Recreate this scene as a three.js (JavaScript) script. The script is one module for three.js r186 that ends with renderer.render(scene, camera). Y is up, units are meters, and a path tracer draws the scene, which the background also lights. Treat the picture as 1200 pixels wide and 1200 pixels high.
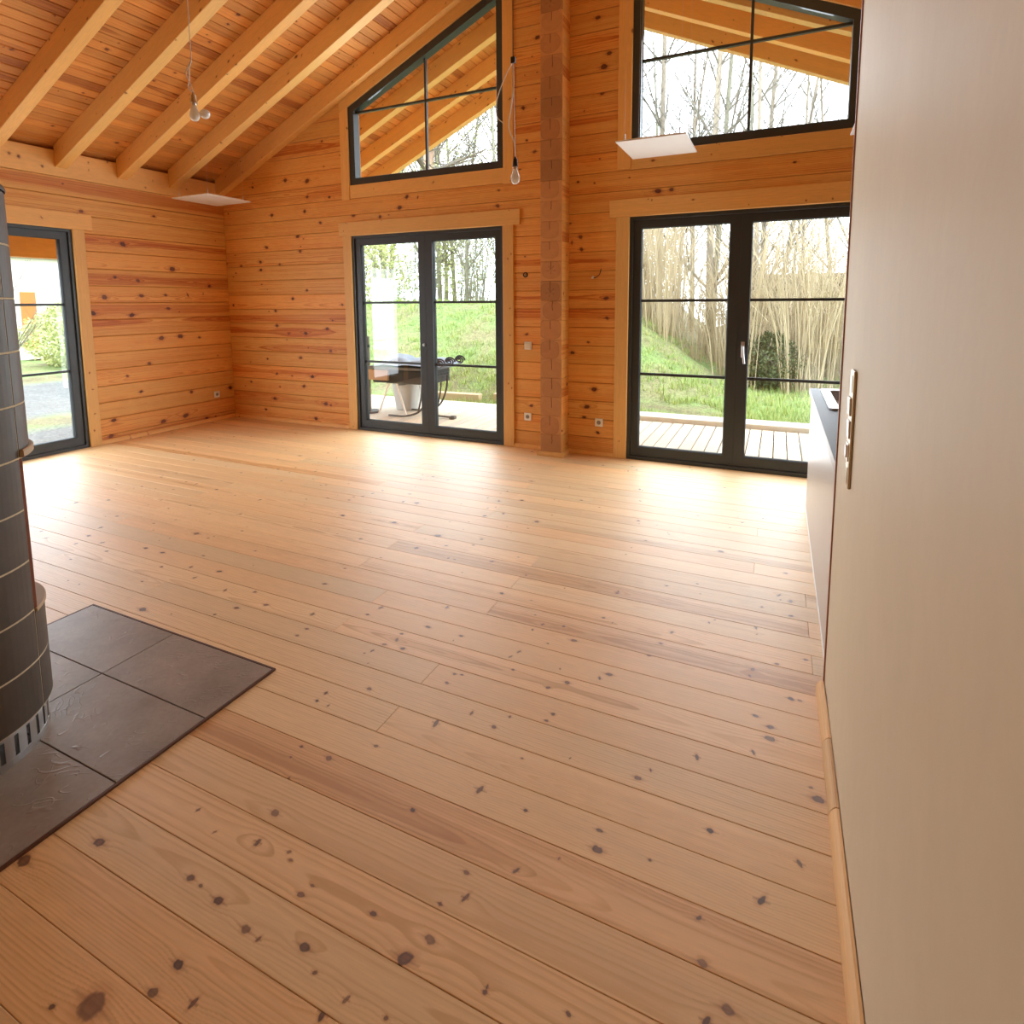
import * as THREE from 'three';
import { mergeGeometries } from 'three/addons/utils/BufferGeometryUtils.js';
import { RectAreaLightUniformsLib } from 'three/addons/lights/RectAreaLightUniformsLib.js';
import { RoundedBoxGeometry } from 'three/addons/geometries/RoundedBoxGeometry.js';

// ------------------------------------------------------------------ camera, sky, exposure
const scene = new THREE.Scene();
const camera = new THREE.PerspectiveCamera(2 * Math.atan(600 / 677.75) * 180 / Math.PI, 1, 0.05, 200);
camera.rotation.order = 'YXZ';
camera.rotation.set(-6.347 * Math.PI / 180, 25.09 * Math.PI / 180, -0.38 * Math.PI / 180);
camera.position.set(6.659, 1.517, 5.46);
camera.setViewOffset(1200, 1200, 5.38, 170.13, 1200, 1200);
scene.background = new THREE.Color().setRGB(0.84, 0.94, 1.03);
scene.backgroundIntensity = 6.6;
const renderer = new THREE.WebGLRenderer({ antialias: true });
renderer.toneMapping = THREE.LinearToneMapping;
renderer.toneMappingExposure = 1.0;
renderer.shadowMap.enabled = true;
// daylight entering through each glazed opening: one soft area light as large as the glass
RectAreaLightUniformsLib.init();
for (const [x, y, z, w, h, ry, k] of [[3.08, 1.16, -0.03, 1.7, 2.0, Math.PI, 4.3], [6.33, 1.16, -0.03, 1.7, 2.0, Math.PI, 4.3], [-0.03, 1.16, 2.82, 1.7, 2.0, -Math.PI / 2, 4.3], [3.2, 3.4, -0.03, 1.6, 0.9, Math.PI, 4.2], [6.2, 3.4, -0.03, 1.5, 0.9, Math.PI, 4.6]]) {
  const l = new THREE.RectAreaLight(new THREE.Color().setRGB(0.84, 0.94, 1.03), k, w, h); l.position.set(x, y, z); l.rotation.y = ry; l.name = 'window_daylight'; scene.add(l);
}

// ------------------------------------------------------------------ small tools
function rng(seed) { let s = seed >>> 0; return () => { s = (s + 0x6D2B79F5) | 0; let t = Math.imul(s ^ (s >>> 15), 1 | s); t = (t + Math.imul(t ^ (t >>> 7), 61 | t)) ^ t; return ((t ^ (t >>> 14)) >>> 0) / 4294967296; }; }
function hash(i, j, s) { let h = Math.imul(i, 374761393) + Math.imul(j, 668265263) + Math.imul(s, 1274126177) | 0; h = Math.imul(h ^ (h >>> 13), 1274126177); return ((h ^ (h >>> 16)) >>> 0) / 4294967296; }
function noise(x, y, s) {
  const i = Math.floor(x), j = Math.floor(y), fx = x - i, fy = y - j, u = fx * fx * (3 - 2 * fx), v = fy * fy * (3 - 2 * fy);
  const a = hash(i, j, s), b = hash(i + 1, j, s), c = hash(i, j + 1, s), d = hash(i + 1, j + 1, s);
  return a + (b - a) * u + (c - a) * v + (a - b - c + d) * u * v;
}
function fbm(x, y, s) { return noise(x, y, s) * 0.55 + noise(x * 2.1, y * 2.1, s + 7) * 0.28 + noise(x * 4.3, y * 4.3, s + 13) * 0.17; }
const clamp = (x, a = 0, b = 1) => x < a ? a : x > b ? b : x;
const sstep = (a, b, x) => { const t = clamp((x - a) / (b - a)); return t * t * (3 - 2 * t); };
const V3 = (x, y, z) => new THREE.Vector3(x, y, z);
const taken = {};
function numbered(n) { const k = taken[n] = (taken[n] ?? -1) + 1; return k ? n + '_' + String(k).padStart(3, '0') : n; }
function info(o, label, category, extra = {}) { o.userData = { label, category, ...extra }; return o; }
function group(name, label, category, extra = {}) { const g = new THREE.Group(); g.name = numbered(name); scene.add(g); return info(g, label, category, extra); }
const STRUCT = { kind: 'structure' };
function mesh(name, geo, mat, parent) { const m = new THREE.Mesh(geo, mat); m.name = parent ? name : numbered(name); m.castShadow = m.receiveShadow = true; (parent ?? scene).add(m); return m; }
function box(x0, x1, y0, y1, z0, z1) { const g = new THREE.BoxGeometry(x1 - x0, y1 - y0, z1 - z0); g.translate((x0 + x1) / 2, (y0 + y1) / 2, (z0 + z1) / 2); return g; }
function rbox(x0, x1, y0, y1, z0, z1, r = 0.003) { const g = new RoundedBoxGeometry(x1 - x0, y1 - y0, z1 - z0, 2, r); g.translate((x0 + x1) / 2, (y0 + y1) / 2, (z0 + z1) / 2); return g; }
function tube(pts, r, seg = 24, rad = 8) { return new THREE.TubeGeometry(new THREE.CatmullRomCurve3(pts.map((p) => V3(...p))), seg, r, rad, false); }
function rod(a, b, r, rad = 8, r2 = r) {
  const A = V3(...a), B = V3(...b), d = B.clone().sub(A), g = new THREE.CylinderGeometry(r2, r, d.length(), rad);
  g.translate(0, d.length() / 2, 0); g.applyQuaternion(new THREE.Quaternion().setFromUnitVectors(V3(0, 1, 0), d.normalize())); g.translate(A.x, A.y, A.z); return g;
}
const merge = (l) => mergeGeometries(l.map((g) => { const n = g.index ? g.toNonIndexed() : g; for (const k of Object.keys(n.attributes)) if (!['position', 'normal', 'uv'].includes(k)) n.deleteAttribute(k); return n; }));

// A board whose face lies in the plane (P, U, V), with the normal N: s = [u0 bottom, u1 bottom, u0 top, u1 top, v0, v1], thickness T, chamfer ch.
function boardGeo(P, U, V, N, s, T, ch, uvf) {
  const [a0, a1, b0, b1, v0, v1] = s;
  const loop = (inset, n) => [[a0 + inset, v0 + inset, n], [a1 - inset, v0 + inset, n], [b1 - inset, v1 - inset, n], [b0 + inset, v1 - inset, n]];
  const F = loop(ch, 0), M = loop(0, -ch), B = loop(0, -T), pos = [], uv = [];
  const flip = U.clone().cross(V).dot(N) < 0;
  const quad = (a, b, c, d) => { for (const q of flip ? [a, c, b, a, d, c] : [a, b, c, a, c, d]) { const p = P.clone().addScaledVector(U, q[0]).addScaledVector(V, q[1]).addScaledVector(N, q[2]); pos.push(p.x, p.y, p.z); uv.push(...uvf(q[0], q[1])); } };
  quad(F[0], F[1], F[2], F[3]);
  for (let i = 0; i < 4; i++) { const j = (i + 1) % 4; quad(M[i], M[j], F[j], F[i]); quad(B[i], B[j], M[j], M[i]); }
  quad(B[1], B[0], B[3], B[2]);
  const g = new THREE.BufferGeometry();
  g.setAttribute('position', new THREE.Float32BufferAttribute(pos, 3)); g.setAttribute('uv', new THREE.Float32BufferAttribute(uv, 2)); g.computeVertexNormals(); return g;
}
// A beam from p0 to p1, its section spanned by A (width wa) and B (height wb), edges chamfered; uv = length, way round the section.
function beamGeo(p0, p1, A, B, wa, wb, ch, uvf) {
  const sec = [[-wa / 2 + ch, 0], [wa / 2 - ch, 0], [wa / 2, ch], [wa / 2, wb - ch], [wa / 2 - ch, wb], [-wa / 2 + ch, wb], [-wa / 2, wb - ch], [-wa / 2, ch]];
  const at = (p, q) => p.clone().addScaledVector(A, q[0]).addScaledVector(B, q[1]), L = p0.distanceTo(p1), pos = [], uv = [];
  const flip = A.clone().cross(B).dot(p1.clone().sub(p0)) < 0;
  const tri = (a, b, c) => { for (const [p, t] of flip ? [a, c, b] : [a, b, c]) { pos.push(p.x, p.y, p.z); uv.push(...uvf(...t)); } };
  let w = 0;
  for (let i = 0; i < 8; i++) {
    const a = sec[i], b = sec[(i + 1) % 8], w2 = w + Math.hypot(a[0] - b[0], a[1] - b[1]);
    const q = [[at(p0, a), [0, w]], [at(p0, b), [0, w2]], [at(p1, b), [L, w2]], [at(p1, a), [L, w]]];
    tri(q[0], q[1], q[2]); tri(q[0], q[2], q[3]); w = w2;
  }
  for (let i = 1; i < 7; i++) { tri([at(p0, sec[0]), [0, 0]], [at(p0, sec[i + 1]), [sec[i + 1][0], sec[i + 1][1]]], [at(p0, sec[i]), [sec[i][0], sec[i][1]]]); tri([at(p1, sec[0]), [0, 0]], [at(p1, sec[i]), [sec[i][0], sec[i][1]]], [at(p1, sec[i + 1]), [sec[i + 1][0], sec[i + 1][1]]]); }
  const g = new THREE.BufferGeometry();
  g.setAttribute('position', new THREE.Float32BufferAttribute(pos, 3)); g.setAttribute('uv', new THREE.Float32BufferAttribute(uv, 2)); g.computeVertexNormals(); return g;
}

// ------------------------------------------------------------------ wood
function texOf(data, w, h, wrap = THREE.RepeatWrapping, srgb = true) {
  const t = new THREE.DataTexture(data, w, h); t.magFilter = THREE.LinearFilter; t.minFilter = THREE.LinearMipmapLinearFilter; t.generateMipmaps = true;
  t.wrapS = t.wrapT = wrap; if (srgb) t.colorSpace = THREE.SRGBColorSpace; t.needsUpdate = true; return t;
}
// boards: {u0,u1,v0,v1 (metres), seed, tone, heart, knots: [[u,v,r]...], auto: knots per metre}
function woodTexture(LU, LV, ppm, boards, pal, wrap = THREE.MirroredRepeatWrapping) {
  const W = Math.round(LU * ppm), H = Math.round(LV * ppm), data = new Uint8Array(W * H * 4);
  const minRing = 3.0 / ppm;
  for (const b of boards) {
    const r = rng(b.seed * 7919 + 11), w = b.v1 - b.v0, len = b.u1 - b.u0;
    const shape = (u, v, rad0) => { const rad = rad0 * (pal.size ?? 1); const spike = r() < (pal.spikes ?? 0.25) && rad < 0.016, as = spike ? 0.32 + 0.25 * r() : 1.05 + r() * 0.5; return [u, v, rad * (spike ? 1.5 : 1), as, (r() - 0.5) * (spike ? 0.9 : 0.6), 0.6 + r() * 0.4, r() * 50, r()]; };
    const knots = (b.knots ?? []).map((k) => shape(k[0], k[1], k[2]));
    const n = Math.floor((b.auto ?? 0) * len + r());
    for (let i = 0; i < n; i++) knots.push(shape(b.u0 + r() * len, b.v0 + w * (0.12 + 0.76 * r()), (pal.knot ?? 0.01) * (0.35 + 1.0 * r() * r())));
    const flat = b.flat ?? r() < 0.62, c = b.v0 + w * (flat ? 0.15 + 0.7 * r() : (r() < 0.5 ? -2 : 3)), h0 = flat ? 0.005 + 0.035 * r() : 0.02, amp = 0.02 + 0.05 * r();
    const ring = Math.max(minRing, 0.005 + 0.008 * r()), con = (b.grain ?? 1) * (0.35 + 0.65 * r()), tone = b.tone ?? (1 + (r() - 0.5) * 2 * (pal.spread ?? 0.06)), warm = (r() - 0.5) * 0.05;
    const heart = b.heart ?? (r() < (pal.hearts ?? 0.2) ? 0.4 + 0.6 * r() : 0.1 * r()), hr = b.hr ?? 0.02 + 0.05 * r(), sd = b.seed * 31 + 5;
    const x0 = Math.max(0, Math.round(b.u0 * ppm)), x1 = Math.min(W, Math.round(b.u1 * ppm)), y0 = Math.max(0, Math.round(b.v0 * ppm)), y1 = Math.min(H, Math.round(b.v1 * ppm));
    for (let x = x0; x < x1; x++) {
      const u = x / ppm, near = knots.filter((k) => Math.abs(k[0] - u) < 0.05 + k[2] * 9);
      const hh = h0 + amp * (noise(u * 0.9, 3.1, sd) - 0.35) + 0.012 * noise(u * 3.7, 9.2, sd), wob = 0.02 * (noise(u * 1.1, 1.7, sd) - 0.5);
      for (let y = y0; y < y1; y++) {
        const v = y / ppm; let dR = 0, kd = 9, kk = null;
        for (const k of near) {
          const dx = (u - k[0]) + (v - k[1]) * k[4], dy = (v - k[1]), an = Math.atan2(dy, dx), e = Math.sqrt((dx / k[3]) ** 2 + dy * dy) / k[2] * (1 + 0.4 * (noise(an * 1.3 + 9, k[6], sd) - 0.5)), inf = Math.exp(-((dx / (k[2] * 4.2)) ** 2 + (dy / (k[2] * 2.0)) ** 2));
          dR += inf * k[2] * 0.8; if (e < kd) { kd = e; kk = k; }
        }
        const vv = v - c + wob, R = Math.sqrt(vv * vv + hh * hh) - dR + 0.003 * noise(u * 6, v * 40, sd + 2);
        const ph = R / ring, t = ph - Math.floor(ph), yr = hash(Math.floor(ph), 1, sd);
        const late = sstep(0.35, 0.92, t) * (1 - sstep(0.92, 1, t)) * (0.35 + 0.65 * yr);
        const hz = heart * (1 - sstep(hr, hr + (pal.soft ?? 0.009), R + (pal.soft ? dR : 0) + 0.03 * (noise(u * (pal.soft ? 0.5 : 1.7), v * 5, sd + 4) - 0.5) + 0.004 * (noise(u * 9, v * 60, sd + 8) - 0.5)));
        const fib = noise(u * 22, v * 420, sd + 6) - 0.5, patch = fbm(u * 1.6, v * 14, sd + 9) - 0.5;
        let m = clamp(late * con * (0.55 + 0.6 * hz) + hz * (0.34 + 0.5 * noise(u * 0.8, v * 75, sd + 12)) + (b.streak ?? pal.streak ?? 0) * (noise(u * 0.6, v * 95, sd + 14) - 0.42) + patch * (pal.patch ?? 0.22));
        const br = tone * (1 + 0.05 * fib + 0.07 * patch);
        let cr = (pal.base[0] + (pal.late[0] - pal.base[0]) * m) * br * (1 + warm), cg = (pal.base[1] + (pal.late[1] - pal.base[1]) * m) * br, cb = (pal.base[2] + (pal.late[2] - pal.base[2]) * m) * br * (1 - warm);
        if (kd < 2.6) {
          const kt = kk[7] * (pal.mix ?? 0.5), K = [0, 1, 2].map((q) => pal.knotColor[q] + (pal.halo[q] - pal.knotColor[q]) * kt), edge = 0.2 * (noise(u * 160, v * 160, sd) - 0.5), e = kd + edge;
          const tail = Math.exp(-(((v - kk[1]) / (kk[2] * 0.22)) ** 2) - ((u - kk[0]) / (kk[2] * 3.2)) ** 2) * 0.55 * kk[5]; cr += (pal.halo[0] * 0.8 - cr) * tail; cg += (pal.halo[1] * 0.8 - cg) * tail; cb += (pal.halo[2] * 0.8 - cb) * tail;
          const core = (1 - sstep(0.75, 1.08, e)) * kk[5], halo = (1 - sstep(0.9, 2.1, e)) * 0.3 * kk[5], rim = core * (0.8 + 0.2 * sstep(0.3, 0.8, e)), rg = 0.8 + 0.4 * noise(e * 5, kk[6] + v * 60, sd);
          cr += (pal.halo[0] - cr) * halo; cg += (pal.halo[1] - cg) * halo; cb += (pal.halo[2] - cb) * halo;
          cr += (K[0] * rg - cr) * rim; cg += (K[1] * rg - cg) * rim; cb += (K[2] * rg - cb) * rim;
        }
        const o = (y * W + x) * 4; data[o] = clamp(cr, 0, 255); data[o + 1] = clamp(cg, 0, 255); data[o + 2] = clamp(cb, 0, 255); data[o + 3] = 255;
      }
    }
  }
  return texOf(data, W, H, wrap);
}
const PAL = {
  floor: { size: 0.82, streak: 0.1, soft: 0.03, base: [238, 198, 142], late: [198, 146, 84], mix: 0.35, knotColor: [62, 36, 20], halo: [172, 104, 56], spread: 0.035, hearts: 0.22, knot: 0.011, spikes: 0.35 },
  wall: { mix: 0.2, streak: 0.3, patch: 0.5, base: [233, 170, 88], late: [190, 100, 26], knotColor: [58, 18, 8], halo: [150, 68, 22], spread: 0.03, hearts: 0.62, knot: 0.016, spikes: 0.1 },
  ceil: { mix: 0.3, streak: 0.25, patch: 0.45, base: [218, 148, 72], late: [168, 92, 34], knotColor: [80, 34, 14], halo: [148, 76, 34], spread: 0.07, hearts: 0.4, knot: 0.012 },
  beam: { base: [236, 182, 106], late: [212, 148, 76], mix: 0.3, knotColor: [96, 44, 18], halo: [176, 102, 48], spread: 0.03, hearts: 0.1, knot: 0.01 },
  deck: { base: [214, 200, 178], late: [184, 166, 142], knotColor: [110, 88, 66], halo: [160, 138, 110], spread: 0.06, hearts: 0.1, knot: 0.01 },
};
const wood = (map, roughness = 0.6, extra = {}) => new THREE.MeshPhysicalMaterial({ map, roughness, ...extra });
// strips of a generic sheet
function sheet(pal, n, wid, len, ppm, seed, auto, opt = {}) {
  const boards = []; for (let i = 0; i < n; i++) boards.push({ u0: 0, u1: len, v0: i * wid, v1: (i + 1) * wid, seed: seed + i, auto, ...opt });
  const t = woodTexture(len, n * wid, ppm, boards, pal);
  return { t, uv: (i, off) => (u, v) => [(u + off) / len, ((i % n) * wid + clamp(v, 0.001, wid - 0.001)) / (n * wid)] };
}

// ------------------------------------------------------------------ other materials
const M = {};
M.anthracite = new THREE.MeshPhysicalMaterial({ color: new THREE.Color(0x34393b), roughness: 0.42 });
M.gasket = new THREE.MeshPhysicalMaterial({ color: new THREE.Color(0x16181a), roughness: 0.7 });
M.glass = new THREE.MeshPhysicalMaterial({ color: 0xffffff, transmission: 1, thickness: 0, roughness: 0, ior: 1.5 });
M.steel = new THREE.MeshPhysicalMaterial({ color: new THREE.Color(0xc9c9c6), metalness: 1, roughness: 0.3 });
M.sinkSteel = new THREE.MeshPhysicalMaterial({ color: new THREE.Color(0xc4c8cb), metalness: 0.35, roughness: 0.45 });
M.brass = new THREE.MeshPhysicalMaterial({ color: new THREE.Color(0xb9a888), metalness: 1, roughness: 0.35 });
M.whitePlastic = new THREE.MeshPhysicalMaterial({ color: new THREE.Color(0xeeebe3), roughness: 0.35 });
M.creamPlastic = new THREE.MeshPhysicalMaterial({ color: new THREE.Color(0xe6dcc8), roughness: 0.3 });
M.darkHole = new THREE.MeshPhysicalMaterial({ color: new THREE.Color(0x222222), roughness: 0.6 });
M.whiteMetal = new THREE.MeshPhysicalMaterial({ color: new THREE.Color(0xf1efe9), roughness: 0.4 });
M.wireBlack = new THREE.MeshPhysicalMaterial({ color: new THREE.Color(0x1c1a18), roughness: 0.5 });
M.wireWhite = new THREE.MeshPhysicalMaterial({ color: new THREE.Color(0xe6e2d8), roughness: 0.5 });
M.bulb = new THREE.MeshPhysicalMaterial({ color: new THREE.Color(0xf7f5f0), roughness: 0.25, transmission: 0.35, thickness: 0 });
function noiseTex(w, h, f, srgb, wrap) { const d = new Uint8Array(w * h * 4); for (let y = 0; y < h; y++) for (let x = 0; x < w; x++) { const c = f(x / w, y / h), o = (y * w + x) * 4; d[o] = clamp(c[0], 0, 255); d[o + 1] = clamp(c[1], 0, 255); d[o + 2] = clamp(c[2], 0, 255); d[o + 3] = 255; } return texOf(d, w, h, wrap ?? THREE.MirroredRepeatWrapping, srgb); }
const paintTex = noiseTex(512, 512, (u, v) => { const n = fbm(u * 9, v * 5, 3) - 0.5, s = fbm(u * 60, v * 30, 5) - 0.5, k = 226 + n * 7 + s * 4; return [k, k - 13, k - 42]; }, true);
const paintBump = noiseTex(512, 512, (u, v) => { const k = 128 + (fbm(u * 14, v * 7, 8) - 0.5) * 90 + (noise(u * 160, v * 160, 4) - 0.5) * 40; return [k, k, k]; }, false);
M.paint = new THREE.MeshPhysicalMaterial({ map: paintTex, bumpMap: paintBump, bumpScale: 0.0012, roughness: 0.6 });

// ------------------------------------------------------------------ measures of the house
const SL = 0.4513, RX = 4.65, CEIL0 = 3.117, RAF0 = 2.902, DH = 2.3, XR = 9.3, ZF = 8.5, XW = 6.88, ZW = 3.012;
const roofY = (x) => CEIL0 + SL * (x < RX ? x : 2 * RX - x);
const X = V3(1, 0, 0), Y = V3(0, 1, 0), Z = V3(0, 0, 1), O = V3(0, 0, 0);

// ------------------------------------------------------------------ floor: pine planks running along x
const FLOORK = [[4.36,3.46,.012],[4.64,3.43,.012],[4.71,3.60,.008],[4.71,3.54,.008],[4.91,3.24,.012],[4.89,3.32,.008],[5.22,3.29,.011],[5.14,3.39,.008],[5.15,3.44,.010],[5.12,3.49,.011],[5.10,3.55,.008],[5.08,3.58,.005],[5.14,3.63,.004],[5.25,3.76,.010],[5.59,3.81,.016],[5.79,3.74,.010],[5.82,3.67,.006],[5.51,3.54,.008],[5.51,3.60,.008],[5.89,3.46,.009],[5.96,3.59,.009],[5.40,3.29,.008],[5.21,3.10,.009],[5.40,2.86,.010],[5.69,3.29,.009],[5.67,3.34,.008],[5.11,3.85,.008],[5.11,3.90,.008],[5.46,3.99,.008],[5.87,4.00,.012],[5.35,4.10,.012],[5.23,4.15,.005],[5.29,4.22,.008],[5.94,3.83,.005],[5.95,3.40,.012],[5.80,3.02,.008],[6.09,3.28,.012],[6.06,3.32,.008],[6.47,3.58,.012],[6.34,3.70,.006],[6.31,3.75,.011],[6.64,3.48,.008],[6.69,3.39,.015],[6.64,3.29,.009],[6.62,3.00,.010],[6.61,3.05,.008],[6.24,2.97,.008],[6.21,3.08,.008],[5.95,2.87,.008],[5.95,2.59,.008],[6.27,2.86,.008],[6.81,3.56,.006],[6.83,3.60,.016],[6.79,3.13,.008],[6.64,2.45,.008],[6.77,2.33,.014],[6.62,2.66,.010],[6.69,3.33,.012],[5.35,4.33,.013],[5.72,4.15,.008],[6.08,4.19,.009],[5.96,4.25,.008],[5.99,4.31,.012],[5.94,4.35,.006],[5.80,4.44,.008],[5.61,4.45,.005],[5.60,4.48,.009],[5.70,4.57,.013],[5.96,4.43,.013],[5.93,4.49,.020],[6.13,4.46,.005],[6.13,4.47,.006],[5.83,4.65,.013],[5.76,4.60,.006],[5.86,4.61,.007],[5.38,4.42,.011],[5.96,4.60,.006],[6.77,3.85,.009],[6.25,3.98,.008],[6.26,4.04,.013],[6.68,4.00,.012],[6.54,4.11,.007],[6.56,4.21,.013],[6.62,4.28,.014],[6.58,4.32,.009],[6.31,4.43,.006],[6.40,4.01,.005],[4.84,4.73,.018],[5.36,4.85,.030],[5.46,4.72,.012],[5.46,4.78,.011],[4.97,4.61,.014],[5.13,4.42,.006],[5.24,4.45,.005],[5.38,4.42,.009],[5.30,4.57,.011],[5.42,4.58,.013],[5.54,4.60,.011],[4.04,3.44,.012],[3.82,3.30,.013],[3.62,3.33,.012],[3.76,3.41,.010],[3.46,3.40,.010],[3.83,3.75,.020],[2.88,3.43,.020],[2.99,3.25,.010],[3.28,3.27,.012],[3.20,2.98,.020],[2.50,3.18,.012],[2.38,3.00,.010],[1.79,2.95,.013],[1.22,2.85,.015],[1.96,2.81,.013],[2.34,2.64,.010],[3.05,2.32,.010],[3.22,1.16,.012],[2.52,1.64,.013],[3.91,1.37,.012],[3.96,1.26,.012],[3.73,1.93,.016],[3.76,1.84,.010],[3.79,1.75,.010],[4.04,1.73,.012],[4.21,1.88,.016],[3.87,2.32,.016],[4.29,2.28,.018],[4.69,2.35,.020],[3.51,2.08,.014],[4.67,2.57,.016],[4.92,1.50,.014],[5.19,1.86,.020],[4.81,1.91,.014],[3.26,1.82,.010],[4.26,2.60,.010]];
{
  const PW = 0.1427, Z0 = -0.0597, fr = rng(77), NEARX = 3.2, NEARZ = Z0 + 23 * PW;   // row 23 starts at z = 3.222
  const planks = [];
  const fixed = { 27: [5.418], 25: [5.418], 24: [4.835], 22: [4.832], 21: [5.418], 20: [6.845], 19: [5.418], 18: [6.843], 16: [6.842], 31: [], 30: [], 29: [], 28: [], 26: [], 32: [], 33: [], 34: [], 23: [] };
  for (let k = 0; k < 60; k++) {
    const z0 = Z0 + k * PW; let cuts = [...(fixed[k] ?? [])], right = z0 < ZW - 0.02 ? XR : XW + 0.01;
    if (z0 > 6.4) right = XR;
    if (k < 38) {
      const grid = []; for (let i = 0; i < 16; i++) grid.push(0.155 + i * 0.585);
      const base = cuts.length ? cuts[0] : grid[Math.floor(fr() * 4) + (fixed[k] ? 1 : 8)];
      if (!cuts.length && !fixed[k]) cuts.push(base);
      const lo = cuts.length ? cuts[0] : 4.25 - 0.585 * Math.floor(fr() * 3); let p = lo - 0.585 * (3 + Math.floor(fr() * 4)); if (!cuts.length) cuts.push(Math.min(p, 2.5));
      if (p > 0.6 && cuts.length && cuts[0] - p > 1) cuts.push(p);
      if (right === XR && cuts.every((c) => c < 6)) cuts.push(7.43);
    } else cuts = [];
    cuts = [...new Set(cuts)].filter((c) => c > 0.3 && c < right - 0.05).sort((a, b) => a - b);
    const xs = [-0.005, ...cuts, right];
    for (let i = 0; i + 1 < xs.length; i++) planks.push({ k, i, x0: xs[i], x1: xs[i + 1], z0, z1: z0 + PW });
  }
  const heart = { '30_': 0.95, '29_': 0.25 };
  const far = [], near = [];
  for (const p of planks) {
    const seed = p.k * 13 + p.i * 5 + 101, own = FLOORK.filter((q) => q[0] > p.x0 && q[0] < p.x1 && q[1] > p.z0 && q[1] < p.z1);
    const base = { seed, grain: 1.25 };
    if (p.k >= 26) base.heart = 0.05;
    if (p.k === 29) Object.assign(base, { heart: 1, tone: 0.97, grain: 1.9, flat: true, hr: 0.04, streak: 0.7 });
    if (p.k === 30) Object.assign(base, { heart: 0.25, grain: 1.5, flat: true, hr: 0.01, streak: 0.25 });
    if (p.k === 27 && p.i > 0) Object.assign(base, { heart: 0.2, tone: 1.02 });
    if (p.k >= 23) near.push({ ...base, u0: p.x0 - NEARX, u1: p.x1 - NEARX, v0: p.z0 - NEARZ, v1: p.z1 - NEARZ, knots: own.map((q) => [q[0] - NEARX, q[1] - NEARZ, q[2]]), auto: 0.9 });
    else far.push({ ...base, u0: p.x0, u1: p.x1, v0: p.z0 - Z0, v1: p.z1 - Z0, knots: own.map((q) => [q[0], q[1] - Z0, q[2]]), auto: 1.9 });
  }
  const FU = 7.4, FV = 23 * PW, NU = 3.7, NV = 14 * PW;
  const tFar = woodTexture(FU, FV, 270, far, PAL.floor), tNear = woodTexture(NU, NV, 520, near, PAL.floor);
  const varnish = { clearcoat: 0.85, clearcoatRoughness: 0.56 }, mFar = wood(tFar, 0.5, varnish), mNear = wood(tNear, 0.5, varnish);
  const fl = group('floor', 'light pine plank floor with brown knots, planks running wall to wall', 'floor', STRUCT);
  const jit = rng(5);
  for (const p of planks) {
    const isNear = p.k >= 23, uvf = isNear ? (u, v) => [(u - NEARX) / NU, (v - NEARZ) / NV] : (u, v) => [u / FU, (v - Z0) / FV];
    mesh('plank', boardGeo(V3(0, -jit() * 0.0006, 0), X, Z, Y, [p.x0 + 0.0005, p.x1 - 0.0005, p.x0 + 0.0005, p.x1 - 0.0005, p.z0 + 0.0007, p.z1 - 0.0007], 0.03, 0.0012, uvf), isNear ? mNear : mFar, fl);
  }
  mesh('subfloor', box(-0.2, XR + 0.2, -0.25, -0.031, -0.2, ZF + 0.2), new THREE.MeshPhysicalMaterial({ color: new THREE.Color(0x6b4a2c), roughness: 0.9 }), fl);
}

// ------------------------------------------------------------------ log walls
const LEFTK = [[0.76,1.94,.035],[1.57,1.60,.030],[1.16,1.62,.022],[0.87,1.63,.018],[0.58,1.63,.018],[1.70,1.43,.030],[1.29,1.40,.028],[0.85,1.47,.020],[0.96,1.12,.028],[0.72,1.13,.028],[0.46,1.10,.018],[1.13,0.83,.022],[1.33,2.19,.028],[1.01,0.12,.028],[0.72,0.14,.032],[1.58,0.24,.022],[0.62,0.42,.022],[0.05,0.40,.030],[0.43,0.05,.020],[1.44,1.82,.018],[1.19,1.79,.020],[1.62,0.07,.025]];
const BACKK = [[1.11,3.02,.025],[1.46,2.98,.030],[0.86,2.62,.022],[1.40,2.63,.022],[1.64,2.48,.018],[1.27,2.34,.022],[0.74,2.23,.022],[1.30,2.16,.026],[0.62,2.05,.020],[0.27,2.01,.018],[0.95,2.01,.018],[0.62,1.95,.018],[1.38,1.68,.016],[1.14,1.58,.018],[0.84,1.43,.020],[0.85,1.24,.022],[1.33,1.15,.020],[1.68,1.21,.022],[1.05,1.14,.016],[1.23,0.84,.020],[1.41,0.61,.022],[1.26,0.48,.024],[1.61,0.28,.030],[0.75,0.29,.022],[0.34,0.49,.016],[1.72,0.94,.022],[4.89,2.14,.022],[4.90,2.02,.020],[5.16,1.36,.016],[5.04,0.66,.022],[4.97,0.48,.024],[4.94,0.37,.018],[4.37,0.45,.020],[5.15,1.55,.020],[4.32,1.19,.014],[4.44,4.05,.022],[4.29,3.42,.020],[5.04,4.11,.020],[5.15,3.78,.020],[5.10,3.67,.028],[5.09,3.44,.020],[3.22,2.76,.020],[2.89,2.68,.022],[2.79,2.57,.024],[2.14,2.53,.022],[2.52,2.49,.018],[4.00,2.50,.022],[4.41,2.99,.018],[5.62,2.51,.026],[6.21,2.82,.014],[6.63,2.81,.012]];
const CO = 0.1815, D1 = [2.102, 4.066], D2 = [5.368, 7.302], W1 = [2.112, 4.077], W2 = [5.372, 7.17], D3 = [1.842, 3.806], WB = 2.87;
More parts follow.
